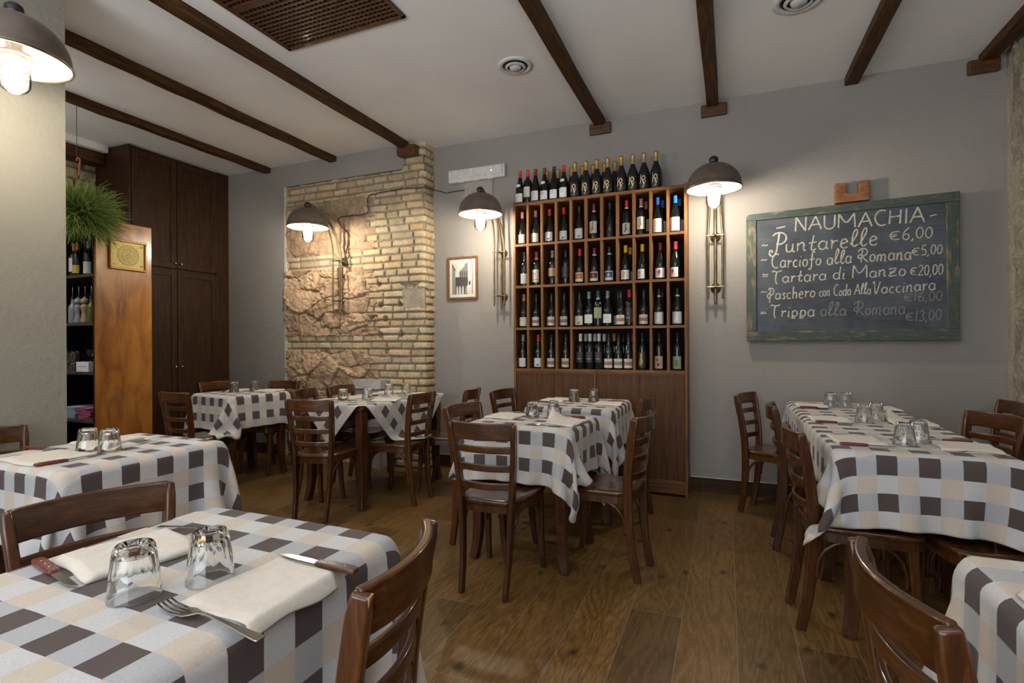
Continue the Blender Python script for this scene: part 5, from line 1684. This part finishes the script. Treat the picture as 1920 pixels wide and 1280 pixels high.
wdoor(Y0 + 0.024, YM, 2.005, 3.13, YM - 0.030, [2.06])
wdoor(YM, 4.148, 2.005, 3.13, YM + 0.034, [2.06])
wdoor(Y0 + 0.024, YM, 0.09, 1.985, YM - 0.030, [0.985])
wdoor(YM, 4.148, 0.09, 1.985, YM + 0.034, [0.985])

# ------------------------------------------------------------------ bar shelf unit with honey panel
bs = thing('bar_shelf', 'open dark bar shelf unit with a honey-stained side panel', 'shelf', (0, 0, 0))
PX = -4.80
MB().box(PX - 0.025, PX, 2.645, 3.095, 0, 2.268).build('side_panel', M['honey'], bs, bevel=0.003)
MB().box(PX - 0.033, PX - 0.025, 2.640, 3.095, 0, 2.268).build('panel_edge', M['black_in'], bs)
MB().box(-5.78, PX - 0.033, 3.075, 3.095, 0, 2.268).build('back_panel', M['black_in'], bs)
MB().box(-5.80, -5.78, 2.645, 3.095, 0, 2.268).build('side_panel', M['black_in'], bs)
SZ = [2.255, 1.81, 1.405, 0.993, 0.59, 0.10]
for z in SZ:
    MB().box(-5.78, PX - 0.033, 2.645, 3.075, z - 0.024, z).build('shelf_board', M['darkshelf'], bs, bevel=0.002)
plq = thing('plaque', 'small brass relief plaque in a gilt wooden frame on the honey panel', 'plaque', (PX, 2.890, 1.990))
hw, hh = 0.150, 0.128
mb = MB()
for a, b, c, d in ((-hw, hw, hh - 0.017, hh), (-hw, hw, -hh, -hh + 0.017), (-hw, -hw + 0.017, -hh + 0.017, hh - 0.017), (hw - 0.017, hw, -hh + 0.017, hh - 0.017)):
    mb.box(0.001, 0.026, a, b, c, d)
simple('gilt_wood', (0.42, 0.19, 0.035), 0.4, 0.15)
simple('brass_sheet', (0.37, 0.29, 0.10), 0.5, 0.35)
mb.build('frame', M['gilt_wood'], plq, bevel=0.004)
bsq = MB().box(0.001, 0.012, -hw + 0.014, hw - 0.014, -hh + 0.014, hh - 0.014).build('relief_sheet', M['brass_sheet'], plq)
for rr_, tt in ((0.085, 0.003), (0.074, 0.002), (0.052, 0.003)):
    MB().tube([(0.012, rr_ * math.cos(2 * PI * k / 40), rr_ * math.sin(2 * PI * k / 40)) for k in range(40)], tt, 6, closed=True, up=(1, 0, 0)).build('ring', M['brass_sheet'], bsq, smooth=True)
mb = MB()
for k in range(26):
    a = k * 2.39996; q = 0.042 * math.sqrt(k / 26.0)
    mb.ball((0.012, q * math.cos(a), q * math.sin(a)), 0.003, 0.006, 0.005, 8, 5)
for k in range(20):
    a = 2 * PI * k / 20
    mb.ball((0.012, 0.063 * math.cos(a), 0.063 * math.sin(a)), 0.0025, 0.004, 0.005, 8, 5)
for sy in (-1, 1):
    for sz in (-1, 1):
        mb.ball((0.012, sy * 0.11, sz * 0.085), 0.0025, 0.012, 0.009, 8, 5)
mb.build('relief', M['brass_sheet'], bsq, smooth=True)

# things on the bar shelf
def shelf_bottle(x, y, z, foil, label, d, hscale=1.0):
    t = bottle(x, y, z, BO, foil, label, 'text', d, 'bottles on the bar shelf', R(20), full=False)
    return t
zz = SZ[1] + 0.0005
shelf_bottle(-5.315, 2.76, zz, 'foil_gold' if 'foil_gold' in M else 'foil_orange', ('label_white', 0.05, 0.17, 66), 'white-label bottle on the bar shelf, half under the plant')
shelf_bottle(-5.225, 2.74, zz, 'foil_orange', ('ink_gold', 0.03, 0.10, 55), 'bottle with yellow label on the bar shelf under the plant')
shelf_bottle(-5.140, 2.78, zz, 'foil_red', ('label_cream', 0.06, 0.14, 60), 'cream-label bottle with red cap on the bar shelf')
shelf_bottle(-5.070, 2.74, zz, 'foil_silver', ('label_white', 0.02, 0.12, 66), 'white-label bottle beside the honey panel')
zz = SZ[2] + 0.0005
for i, (x, m_, d) in enumerate(((-5.225, 'mill_steel', 'steel and dark pepper mill on the bar shelf'), (-5.130, 'mill_wood', 'turned pale wooden pepper mill on the bar shelf'))):
    t = thing('pepper_mill', d, 'pepper mill', (x, 2.74, zz))
    MB().lathe([(0.032, 0), (0.033, 0.02), (0.024, 0.06), (0.020, 0.10), (0.030, 0.135), (0.030, 0.15), (0.020, 0.165)], 20).build('body', M[m_], t, smooth=True)
    MB().lathe([(0.019, 0.166), (0.031, 0.18), (0.032, 0.195), (0.022, 0.215), (0.008, 0.222), (0.008, 0.23), (0.001, 0.233)], 20).build('head', M[m_], t, smooth=True)
for i, (x, d) in enumerate(((-5.045, 'green oil bottle beside the wooden pepper mill'), (-5.310, 'small clear cruet beside the steel pepper mill'))):
    t = thing('oil_bottle', d, 'bottle', (x, 2.745, zz))
    MB().lathe([(0.030, 0), (0.033, 0.01), (0.033, 0.13), (0.030, 0.15), (0.014, 0.175), (0.012, 0.21), (0.014, 0.214), (0.001, 0.216)], 20).build('body', M['sauce_green'] if i == 0 else M['mill_steel'], t, smooth=True)
    MB().lathe([(0.015, 0.2165), (0.015, 0.235), (0.001, 0.237)], 14).build('cap', M['foil_black'], t, smooth=True)
for i, x in enumerate((-5.33, -5.24, -5.15, -5.06)):
    t = thing('hanging_tool', 'thin steel bar tool hanging over the pepper mills, %s from the honey panel' % ORD[3 - i], 'bar tool', (x, 2.755, 0), 0, 'bar tools hanging in the shelf')
    MB().tube([(0, 0, SZ[1] - 0.024), (0, 0, SZ[1] - 0.20)], 0.004, 8, up=(0, 1, 0)).build('rod', M['steel'], t, smooth=True)
    MB().ball((0, 0, SZ[1] - 0.215), 0.012, 0.005, 0.02, 10, 6).build('tip', M['steel'], t, smooth=True)

# ------------------------------------------------------------------ tumblers
def tumbler_mesh():
    n = 40
    def ring(r_, z, facet):
        out = []
        for k in range(n):
            a = 2 * PI * k / n
            ph = (a / (2 * PI / 10)) % 1.0 - 0.5
            poly_ = math.cos(PI / 10) / math.cos(ph * 2 * PI / 10)
            q = r_ * (1 - facet + facet * poly_ * 1.012)
            out.append((q * math.cos(a), q * math.sin(a), z))
        return out
    # upside down: rim at z = 0, closed base on top
    outer = [(0.0425, 0.0006, 0), (0.0428, 0.003, 0), (0.0408, 0.022, 0), (0.0392, 0.036, 0.0), (0.0388, 0.040, 0.9), (0.0372, 0.052, 1), (0.0340, 0.078, 1), (0.0318, 0.090, 1), (0.0290, 0.0955, 0.8), (0.0240, 0.0965, 0)]
    inner = [(0.0180, 0.0925, 0), (0.0080, 0.0905, 0)]
    cav = [(0.0060, 0.0800, 0), (0.0200, 0.0795, 0), (0.0270, 0.0740, 0), (0.0300, 0.0620, 0), (0.0345, 0.0400, 0), (0.0378, 0.0220, 0), (0.0402, 0.0030, 0), (0.0412, 0.0004, 0)]
    mb = MB()
    vs_, fs = [], []
    L = outer + inner
    for r_, z, f_ in L: vs_ += ring(r_, z, f_)
    m = len(L)
    for i in range(m - 1):
        for k in range(n): fs.append((i * n + k, i * n + (k + 1) % n, (i + 1) * n + (k + 1) % n, (i + 1) * n + k))
    fs.append(tuple((m - 1) * n + k for k in range(n)))
    o = len(vs_)
    for r_, z, f_ in cav: vs_ += ring(r_, z, f_)
    m2 = len(cav)
    fs.append(tuple(o + k for k in range(n)))
    for i in range(m2 - 1):
        for k in range(n): fs.append((o + i * n + k, o + i * n + (k + 1) % n, o + (i + 1) * n + (k + 1) % n, o + (i + 1) * n + k))
    for k in range(n): fs.append((o + (m2 - 1) * n + k, o + (m2 - 1) * n + (k + 1) % n, (k + 1) % n, k))
    mb.add(vs_, fs)
    return mb
ZC = TZ + 0.0068       # top of the cloths
tm = tumbler_mesh().mesh('tumbler', True)
tm.materials.append(M['glass'])
tm.set_sharp_from_angle(angle=R(24))
def tumbler(x, y, label, z=ZC, s=1.0, grp='upturned tumblers on the tables'):
    o = bpy.data.objects.new('tumbler', tm)
    COL.objects.link(o)
    o.location = (x, y, z)
    o.scale = (s, s, s)
    o.rotation_euler = (0, 0, rng.rand() * 6)
    return tag(o, label, 'glass', grp)
ZR = TZ + 0.0138       # the chalkboard row, where cloths overlap
for x, y, lb, z in (
        (-0.998, 0.610, 'upturned clear tumbler on the foreground table, the nearer one beside the fork', ZC),
        (-0.930, 0.708, 'upturned clear tumbler on the foreground table, the farther one over a dark check', ZC),
        (-2.538, 1.365, 'upturned tumbler on the beige wall table, nearer the wall', ZC), (-2.436, 1.392, 'upturned tumbler on the beige wall table, nearer the aisle', ZC),
        (-4.254, 3.490, 'upturned tumbler on the wardrobe table, the one nearer the wardrobe', ZC), (-4.170, 3.640, 'upturned tumbler on the wardrobe table, the one nearer the masonry', ZC),
        (-2.786, 3.260, 'upturned tumbler at the near end of the diagonal-cloth table, inner one', ZC), (-2.650, 3.383, 'upturned tumbler at the near end of the diagonal-cloth table, aisle one', ZC),
        (-2.745, 3.800, 'upturned tumbler at the far end of the diagonal-cloth table, before the masonry', ZC), (-2.625, 3.890, 'upturned tumbler at the far end of the diagonal-cloth table, aisle one', ZC),
        (-1.088, 2.940, 'upturned tumbler on the front middle table, inner one', ZC), (-0.985, 3.040, 'upturned tumbler on the front middle table, nearer the folded point napkin', ZC),
        (-1.075, 3.820, 'upturned tumbler on the table by the wine shelf, inner one', ZC), (-0.944, 3.900, 'upturned tumbler on the table by the wine shelf, aisle one', ZC),
        (0.645, 4.085, 'upturned tumbler nearest the back wall in the chalkboard row, aisle one', ZR), (0.735, 4.120, 'upturned tumbler nearest the back wall in the chalkboard row, stone-wall one', ZR),
        (0.690, 3.371, 'upturned tumbler at the middle of the chalkboard row, aisle one', ZR), (0.770, 3.485, 'upturned tumbler at the middle of the chalkboard row, stone-wall one', ZR),
        (0.700, 2.705, 'upturned tumbler at the near end of the chalkboard row, front one', ZR), (0.772, 2.795, 'upturned tumbler at the near end of the chalkboard row, rear one', ZR)):
    tumbler(x, y, lb, z)

# ------------------------------------------------------------------ napkins and cutlery
def napkin(corners, z, label, seed, edge_x=None, point=False, th=0.010):
    """folded napkin through four corners (counter-clockwise); follows the table edge when it hangs over it"""
    n = 30
    r = np.random.RandomState(seed)
    C = np.array(corners, float)
    u, v = np.meshgrid(np.linspace(0, 1, n + 1), np.linspace(0, 1, n + 1), indexing='ij')
    P = ((1 - u) * (1 - v))[..., None] * C[0] + (u * (1 - v))[..., None] * C[1] + (u * v)[..., None] * C[2] + ((1 - u) * v)[..., None] * C[3]
    P[..., 0] += 0.003 * np.sin(v * 9 + seed) ; P[..., 1] += 0.003 * np.sin(u * 8 + seed * 2)
    edge = np.minimum(np.minimum(u, 1 - u), np.minimum(v, 1 - v))
    prof = np.clip(edge / 0.05, 0, 1) ** 0.35
    lump = 0.35 * np.sin(u * 5 + seed) * np.sin(v * 4 + 2 * seed)
    H_ = th * (0.62 + 0.38 * prof) * (1 + 0.12 * lump) * np.where((u > 0.03) & (v > 0.035), 1.0, 0.5)
    drop = np.zeros_like(u)
    if edge_x is not None:
        d = np.clip(P[..., 0] - edge_x, 0, None)
        drop = -np.where(d < 0.02, d * d / 0.04, d - 0.01) * 0.9
        P[..., 0] -= 0.45 * d
    if point:
        H_ = H_ + 0.055 * np.clip(1 - np.hypot(u - 0.08, v - 0.80) / 0.42, 0, 1) ** 1.3
    top = np.concatenate([P, (z + drop + H_)[..., None]], -1)
    bot = np.concatenate([P, (z + drop + 0.0)[..., None]], -1)
    idx = np.arange((n + 1) ** 2).reshape(n + 1, n + 1)
    q = np.stack([idx[:-1, :-1], idx[1:, :-1], idx[1:, 1:], idx[:-1, 1:]], -1).reshape(-1, 4)
    N = (n + 1) ** 2
    fs = [tuple(a) for a in q.tolist()] + [tuple(N + i for i in a[::-1]) for a in q.tolist()]
    bd = list(idx[:, 0]) + list(idx[-1, 1:]) + list(idx[-2::-1, -1]) + list(idx[0, -2:0:-1])
    for i in range(len(bd)):
        a, b = bd[i], bd[(i + 1) % len(bd)]
        fs.append((a, a + N, b + N, b))
    mb = MB().add(np.concatenate([top.reshape(-1, 3), bot.reshape(-1, 3)]).tolist(), fs)
    o = mb.build('napkin', M['napkin'], None, smooth=True)
    return tag(o, label, 'napkin', 'folded cream napkins')


def between(p0, p1):
    p0, p1 = Vector((*p0, 0)), Vector((*p1, 0))
    d = p1 - p0
    return p0, d.length, math.atan2(d.y, d.x)


KN = {}
def steak_knife(p0, p1, z, label, tilt=0.0, hm='handle'):
    """handle at p0, tip at p1"""
    p, L, a = between(p0, p1)
    t = thing('steak_knife', label, 'knife', (p.x, p.y, z), a, 'steak knives on the tables')
    t.rotation_euler = (0, tilt, a)
    hl = 0.105
    if 'h' not in KN:
        KN['h'] = True
    L = 0.215
    MB().sweep([(0, 0, 0.0062), (0.02, 0, 0.0068), (0.06, 0, 0.0066), (0.095, 0, 0.0056), (hl, 0, 0.0052)], [(-0.0105, -0.0055), (0.0105, -0.0055), (0.0105, 0.0055), (-0.0105, 0.0055)], scale=[0.9, 1.05, 1.0, 0.9, 0.82]).build('handle', M[hm], t, bevel=0.003, smooth=True, angle=40)
    B = [(hl - 0.004, -0.007), (hl + 0.02, -0.008), (L - 0.03, -0.0075), (L - 0.008, -0.001), (L, 0.006), (L - 0.03, 0.0075), (hl, 0.0075)]
    n = len(B)
    MB().add([(x, y, 0.0045) for x, y in B] + [(x, y, 0.0060) for x, y in B], [tuple(range(n - 1, -1, -1)), tuple(range(n, 2 * n))] + [(k, (k + 1) % n, (k + 1) % n + n, k + n) for k in range(n)]).build('blade', M['steel'], t)
    for x in (0.03, 0.055, 0.08):
        MB().lathe([(0.0024, 0.0105), (0.0024, 0.0128), (0.0005, 0.0130)], 10, (x, 0, 0)).build('rivet', M['steel'], t, smooth=True)
    return t


def fork(p0, p1, z, label):
    """tines at p0, handle end at p1"""
    p, L, a = between(p0, p1)
    t = thing('fork', label, 'fork', (p.x, p.y, z), a, 'forks on the tables')
    q = min(1.25, max(0.95, L / 0.20))
    t.scale = (q, q, q)
    L = 0.20
    mb = MB()
    for k in range(4):
        y = -0.0096 + 0.0064 * k
        pts = [(0.000, y * 0.95, 0.0085), (0.015, y, 0.0045), (0.032, y, 0.0030), (0.050, y * 0.95, 0.0040)]
        mb.sweep(smooth_path(pts, 4), [(-0.0018, -0.0008), (0.0018, -0.0008), (0.0018, 0.0008), (-0.0018, 0.0008)])
    mb.build('tines', M['steel'], t, bevel=0.0004)
    path = [(0.047, 0.0040, 1.0), (0.058, 0.0050, 1.02), (0.068, 0.0070, 0.72), (0.080, 0.0100, 0.26), (0.10, 0.0105, 0.24), (0.14, 0.0080, 0.36), (0.175, 0.0050, 0.55), (0.195, 0.0035, 0.62), (L, 0.0035, 0.55)]
    vs_, fs = [], []
    for x, zc, s_ in path:
        hw = 0.0115 * s_
        for y_, z_ in ((-hw, -0.0011), (hw, -0.0011), (hw, 0.0011), (-hw, 0.0011)):
            vs_.append((x, y_, zc + z_))
    n = len(path)
    for i in range(n - 1):
        for k in range(4): fs.append((4 * i + k, 4 * i + (k + 1) % 4, 4 * i + 4 + (k + 1) % 4, 4 * i + 4 + k))
    fs.append((3, 2, 1, 0)); fs.append((4 * n - 4, 4 * n - 3, 4 * n - 2, 4 * n - 1))
    MB().add(vs_, fs).build('handle', M['steel'], t, smooth=True, angle=50, bevel=0.0006)
    return t

def sq(cx, cy, w_, d_, a=0.0):
    c, s = math.cos(R(a)), math.sin(R(a))
    return [(cx + x * c - y * s, cy + x * s + y * c) for x, y in ((-w_ / 2, -d_ / 2), (w_ / 2, -d_ / 2), (w_ / 2, d_ / 2), (-w_ / 2, d_ / 2))]

# foreground table
napkin([(-0.900, 0.622), (-0.700, 0.612), (-0.690, 0.812), (-0.885, 0.832)], ZC, 'flat cream napkin hanging slightly over the foreground table edge', 1, edge_x=-0.728, th=0.006)
napkin([(-1.315, 0.640), (-1.135, 0.605), (-1.075, 0.800), (-1.255, 0.850)], ZC, 'thick folded cream napkin on the foreground table beside the red-handled knife', 2, th=0.015)
fork((-0.907, 0.603), (-0.662, 0.588), ZC + 0.001, 'steel fork lying in front of the flat napkin, foreground table')
steak_knife((-0.680, 0.832), (-0.872, 0.842), ZC, 'brown-handled knife lying behind the flat napkin, foreground table', hm='handle_brown')
steak_knife((-1.340, 0.625), (-1.135, 0.585), ZC, 'red-handled knife lying beside the thick napkin, foreground table')
fork((-1.120, 0.885), (-1.300, 0.858), ZC + 0.001, 'steel fork behind the thick napkin, foreground table')
# beige wall table
napkin([(-2.668, 1.115), (-2.415, 1.105), (-2.407, 1.325), (-2.640, 1.318)], ZC, 'cream napkin on the beige wall table with the red knife along it', 3)
steak_knife((-2.392, 1.110), (-2.385, 1.320), ZC, 'red-handled knife along the napkin edge, beige wall table')
napkin(sq(-2.700, 1.530, 0.21, 0.20, 8), ZC, 'cream napkin behind the tumblers on the beige wall table', 4)
steak_knife((-2.850, 1.285), (-2.650, 1.345), ZC, 'brown-handled knife at the wall side of the beige wall table')
fork((-2.465, 1.520), (-2.545, 1.690), ZC + 0.001, 'fork behind the tumblers on the beige wall table')
# wardrobe table
napkin(sq(-4.345, 3.655, 0.20, 0.19, -9), ZC, 'cream napkin on the wardrobe table behind the first tumbler', 5)
napkin(sq(-4.030, 3.690, 0.20, 0.19, 14), ZC, 'cream napkin at the masonry end of the wardrobe table', 6, th=0.014)
fork((-4.060, 3.560), (-3.960, 3.700), ZC + 0.001, 'fork beside the napkin at the masonry end, wardrobe table')
steak_knife((-4.440, 3.540), (-4.300, 3.40), ZC, 'knife on the wardrobe table near its wardrobe corner')
# diagonal-cloth table
napkin(sq(-2.505, 3.435, 0.21, 0.19, 20), ZC, 'cream napkin on the aisle edge of the diagonal-cloth table', 7)
napkin(sq(-2.870, 3.440, 0.19, 0.19, 5), ZC, 'cream napkin on the inner edge of the diagonal-cloth table, near end', 8)
napkin(sq(-2.830, 3.960, 0.19, 0.19, 5), ZC, 'cream napkin by the far inner corner of the diagonal-cloth table', 9, th=0.014)
napkin(sq(-2.460, 3.905, 0.20, 0.18, -5), ZC, 'cream napkin by the far aisle corner of the diagonal-cloth table', 10)
steak_knife((-2.795, 3.585), (-2.765, 3.77), ZC, 'knife between the tumbler pairs on the diagonal-cloth table')
fork((-2.560, 3.765), (-2.430, 3.700), ZC + 0.001, 'fork at the far aisle setting of the diagonal-cloth table')
# middle tables
napkin([(-0.945, 2.700), (-0.765, 2.690), (-0.742, 2.930), (-0.960, 2.950)], ZC, 'cream napkin with raised point on the front middle table', 11, point=True)
napkin([(-1.365, 2.840), (-1.165, 2.820), (-1.150, 3.030), (-1.350, 3.050)], ZC, 'cream napkin at the inner side of the front middle table', 12)
steak_knife((-0.785, 3.010), (-0.950, 3.100), ZC, 'dark-handled knife behind the raised napkin, front middle table')
fork((-1.000, 2.700), (-0.800, 2.665), ZC + 0.001, 'fork in front of the raised napkin, front middle table')
fork((-1.140, 3.080), (-1.320, 3.090), ZC + 0.001, 'fork at the inner side of the front middle table')
napkin(sq(-0.800, 3.770, 0.19, 0.20, 3), ZC, 'cream napkin on the aisle side of the table by the wine shelf', 13)
napkin(sq(-1.240, 3.860, 0.19, 0.20, -3), ZC, 'cream napkin on the inner side of the table by the wine shelf', 14)
steak_knife((-0.715, 3.915), (-0.910, 3.990), ZC, 'dark red knife on the aisle side of the table by the wine shelf')
steak_knife((-1.335, 3.700), (-1.140, 3.710), ZC, 'dark red knife on the inner side of the table by the wine shelf')
fork((-0.920, 3.630), (-0.740, 3.620), ZC + 0.001, 'fork on the aisle side of the table by the wine shelf')
# chalkboard row
for i, (y, d) in enumerate(((2.735, 'near end'), (3.400, 'middle'), (4.075, 'back wall end'))):
    napkin(sq(0.530, y, 0.19, 0.20, 3 - 3 * i), ZR, 'cream napkin on the aisle side of the chalkboard row, ' + d, 20 + i)
    steak_knife((0.445, y - 0.122), (0.640, y - 0.118), ZR, 'red-handled knife on the aisle side of the chalkboard row, ' + d)
    fork((0.640, y + 0.130), (0.460, y + 0.125), ZR + 0.001, 'fork on the aisle side of the chalkboard row, ' + d)
    napkin(sq(0.915, y - 0.02 + 0.05 * (i == 1), 0.20, 0.21, -6 + 5 * i), ZR, 'cream napkin on the stone-wall side of the chalkboard row, ' + d, 30 + i, point=(i == 1))
    steak_knife((0.985, y + 0.125), (0.790, y + 0.130), ZR, 'red-handled knife on the stone-wall side of the chalkboard row, ' + d)
    fork((0.800, y - 0.148), (0.980, y - 0.152), ZR + 0.001, 'fork on the stone-wall side of the chalkboard row, ' + d)
# corner table
napkin(sq(0.590, 1.105, 0.21, 0.22, 4), ZC, 'cream napkin at the edge of the corner table cut by the picture edge', 40, th=0.014)
steak_knife((0.545, 1.245), (0.740, 1.251), ZC, 'knife beside the napkin on the corner table')

# glasses, card and folded linen on the bar shelf
zz = SZ[3] + 0.0005
for i, (x, y, s_) in enumerate(((-5.330, 2.72, 0.9), (-5.245, 2.72, 0.9), (-5.160, 2.75, 0.9), (-5.075, 2.75, 0.9))):
    tumbler(x, y, 'small tumbler on the bar shelf above the linen, %s from the honey panel' % ORD[3 - i], zz, s_, 'tumblers on the bar shelf')
for i, x in enumerate((-5.330, -5.245)):
    tumbler(x, 2.72, 'tumbler stacked on another on the bar shelf, %s from the honey panel' % ORD[1 - i], zz + 0.088, 0.9, 'tumblers on the bar shelf')
for i, (x, y) in enumerate(((-5.27, 2.86), (-5.18, 2.88))):
    t = thing('wine_glass', 'stemmed wine glass at the back of the bar shelf, %s from the honey panel' % ORD[1 - i], 'glass', (x, y, zz), 0, 'wine glasses on the bar shelf')
    MB().lathe([(0.034, 0), (0.034, 0.003), (0.006, 0.008), (0.004, 0.03), (0.004, 0.085), (0.012, 0.095), (0.034, 0.13), (0.038, 0.16), (0.032, 0.20), (0.031, 0.20), (0.036, 0.16), (0.032, 0.132), (0.010, 0.100), (0.001, 0.098)], 24).build('bowl', M['jar'], t, smooth=True)
t = thing('card_box', 'small white card box on the bar shelf beside the honey panel', 'box', (-5.010, 2.685, zz))
MB().box(-0.085, 0.085, -0.03, 0.012, 0, 0.082).build('box', M['label_white'], t, bevel=0.002)
MB().box(-0.05, 0.045, -0.0306, -0.0302, 0.044, 0.048).build('print', M['ink_grey'], t)
zz = SZ[4] + 0.0005
k = 0
for i in range(7):
    a = R(rng.uniform(-5, 5))
    o = MB().box(-0.085, 0.085, -0.11, 0.11, 0, 0.011).build('folded_linen', M['pink_paper'], None, bevel=0.003, loc=(-5.060 + rng.uniform(-.008, .008), 2.80, zz + 0.0135 * i), rz=a)
    tag(o, 'folded dusky pink linen on the low bar shelf, %s from the bottom of its stack' % ORD[i], 'linen', 'pink linen on the bar shelf')
for i in range(9):
    a = R(rng.uniform(-3, 3))
    o = MB().box(-0.075, 0.075, -0.11, 0.11, 0, 0.009).build('menu_booklet', M['blue_paper'], None, bevel=0.001, loc=(-5.255 + rng.uniform(-.004, .004), 2.80, zz + 0.0105 * i), rz=a)
    tag(o, 'pale blue menu booklet on the low bar shelf, %s from the bottom' % ORD[i], 'menu', 'pale menu booklets on the bar shelf')

# ------------------------------------------------------------------ hanging plant
def foliage_mat():
    t = NT('feathery_green')
    oi = t.n('ShaderNodeVertexColor', layer_name='tint')
    f = t.noise(t.coord('Object'), 30, 2)
    c = t.mix(1.0, oi.outputs[0], t.ramp(f, [(0.3, (0.8, 0.8, 0.8)), (0.7, (1.2, 1.2, 1.1))]), 'MULTIPLY')
    t.set(Base_Color=c, Roughness=0.55)
    return t.m
pl = thing('hanging_plant', 'bushy green trailing plant hanging above the bar shelf', 'plant', (-4.850, 2.555, -0.065))
r = np.random.RandomState(5)
vs_, fs, cols = [], [], []
CZ = 2.335
for i in range(5200):
    th, ph = r.rand() * 2 * PI, math.acos(1 - 1.75 * r.rand())
    d = np.array([math.sin(ph) * math.cos(th), math.sin(ph) * math.sin(th), math.cos(ph)])
    st = np.array([0, 0, CZ]) + d * np.array([0.10, 0.09, 0.07]) * r.rand()
    L = (0.13 + 0.20 * r.rand())
    v0 = d * np.array([1.0, 0.9, 0.85])
    pts = []
    p = st.copy()
    vel = v0.copy()
    for k in range(6):
        pts.append(p.copy())
        p = p + vel * L / 5
        vel = vel + np.array([0, 0, -0.11]) + (r.rand(3) - 0.5) * 0.62
        vel /= np.linalg.norm(vel)
    wv = np.cross(v0, r.rand(3) - 0.5)
    wv /= np.linalg.norm(wv) + 1e-9
    b = len(vs_)
    wd_ = 0.0022 + 0.0012 * r.rand()
    col = np.array([0.20, 0.29, 0.07]) * (0.55 + 0.9 * r.rand()) + np.array([0.03, 0.02, 0.0]) * r.rand()
    for k, q in enumerate(pts):
        w_ = wd_ * (1 - 0.12 * k)
        vs_ += [tuple(q - wv * w_), tuple(q + wv * w_)]
        cols += [col, col]
    for k in range(5): fs.append((b + 2 * k, b + 2 * k + 1, b + 2 * k + 3, b + 2 * k + 2))
me = bpy.data.meshes.new('foliage')
me.from_pydata(vs_, [], fs)
at = me.color_attributes.new('tint', 'FLOAT_COLOR', 'POINT')
arr = np.ones((len(vs_), 4), np.float32)
arr[:, :3] = np.array(cols)
at.data.foreach_set('color', arr.ravel())
me.materials.append(foliage_mat())
fo = bpy.data.objects.new('foliage', me)
COL.objects.link(fo)
fo.parent = pl
fo['kind'] = 'stuff'
MB().lathe([(0.055, CZ - 0.10), (0.075, CZ - 0.02), (0.080, CZ - 0.015), (0.070, CZ - 0.03), (0.001, CZ - 0.03)], 20).build('pot', M['terracotta'], pl, smooth=True)
hk = [(0.0, 0, 2.655), (0.0, 0, 2.70), (0.0, 0, 2.735), (0.012, 0, 2.765), (0.004, 0, 2.795), (-0.022, 0, 2.800), (-0.036, 0, 2.780)]
MB().tube(smooth_path(hk, 5), 0.006, 8, up=(0, 1, 0)).build('hook', M['terracotta'], pl, smooth=True)
for k in range(3):
    a = 2 * PI * k / 3
    MB().tube([(0, 0, 2.70), (0.075 * math.cos(a), 0.075 * math.sin(a), CZ - 0.015)], 0.003, 6, up=(0, 1, 0)).build('hanger_wire', M['terracotta'], pl, smooth=True)
MB().tube([(-0.030, 0, 2.79), (-0.030, 0, H + 0.065)], 0.0022, 6, up=(0, 1, 0)).build('hanger_cord', M['cable'], pl, smooth=True)
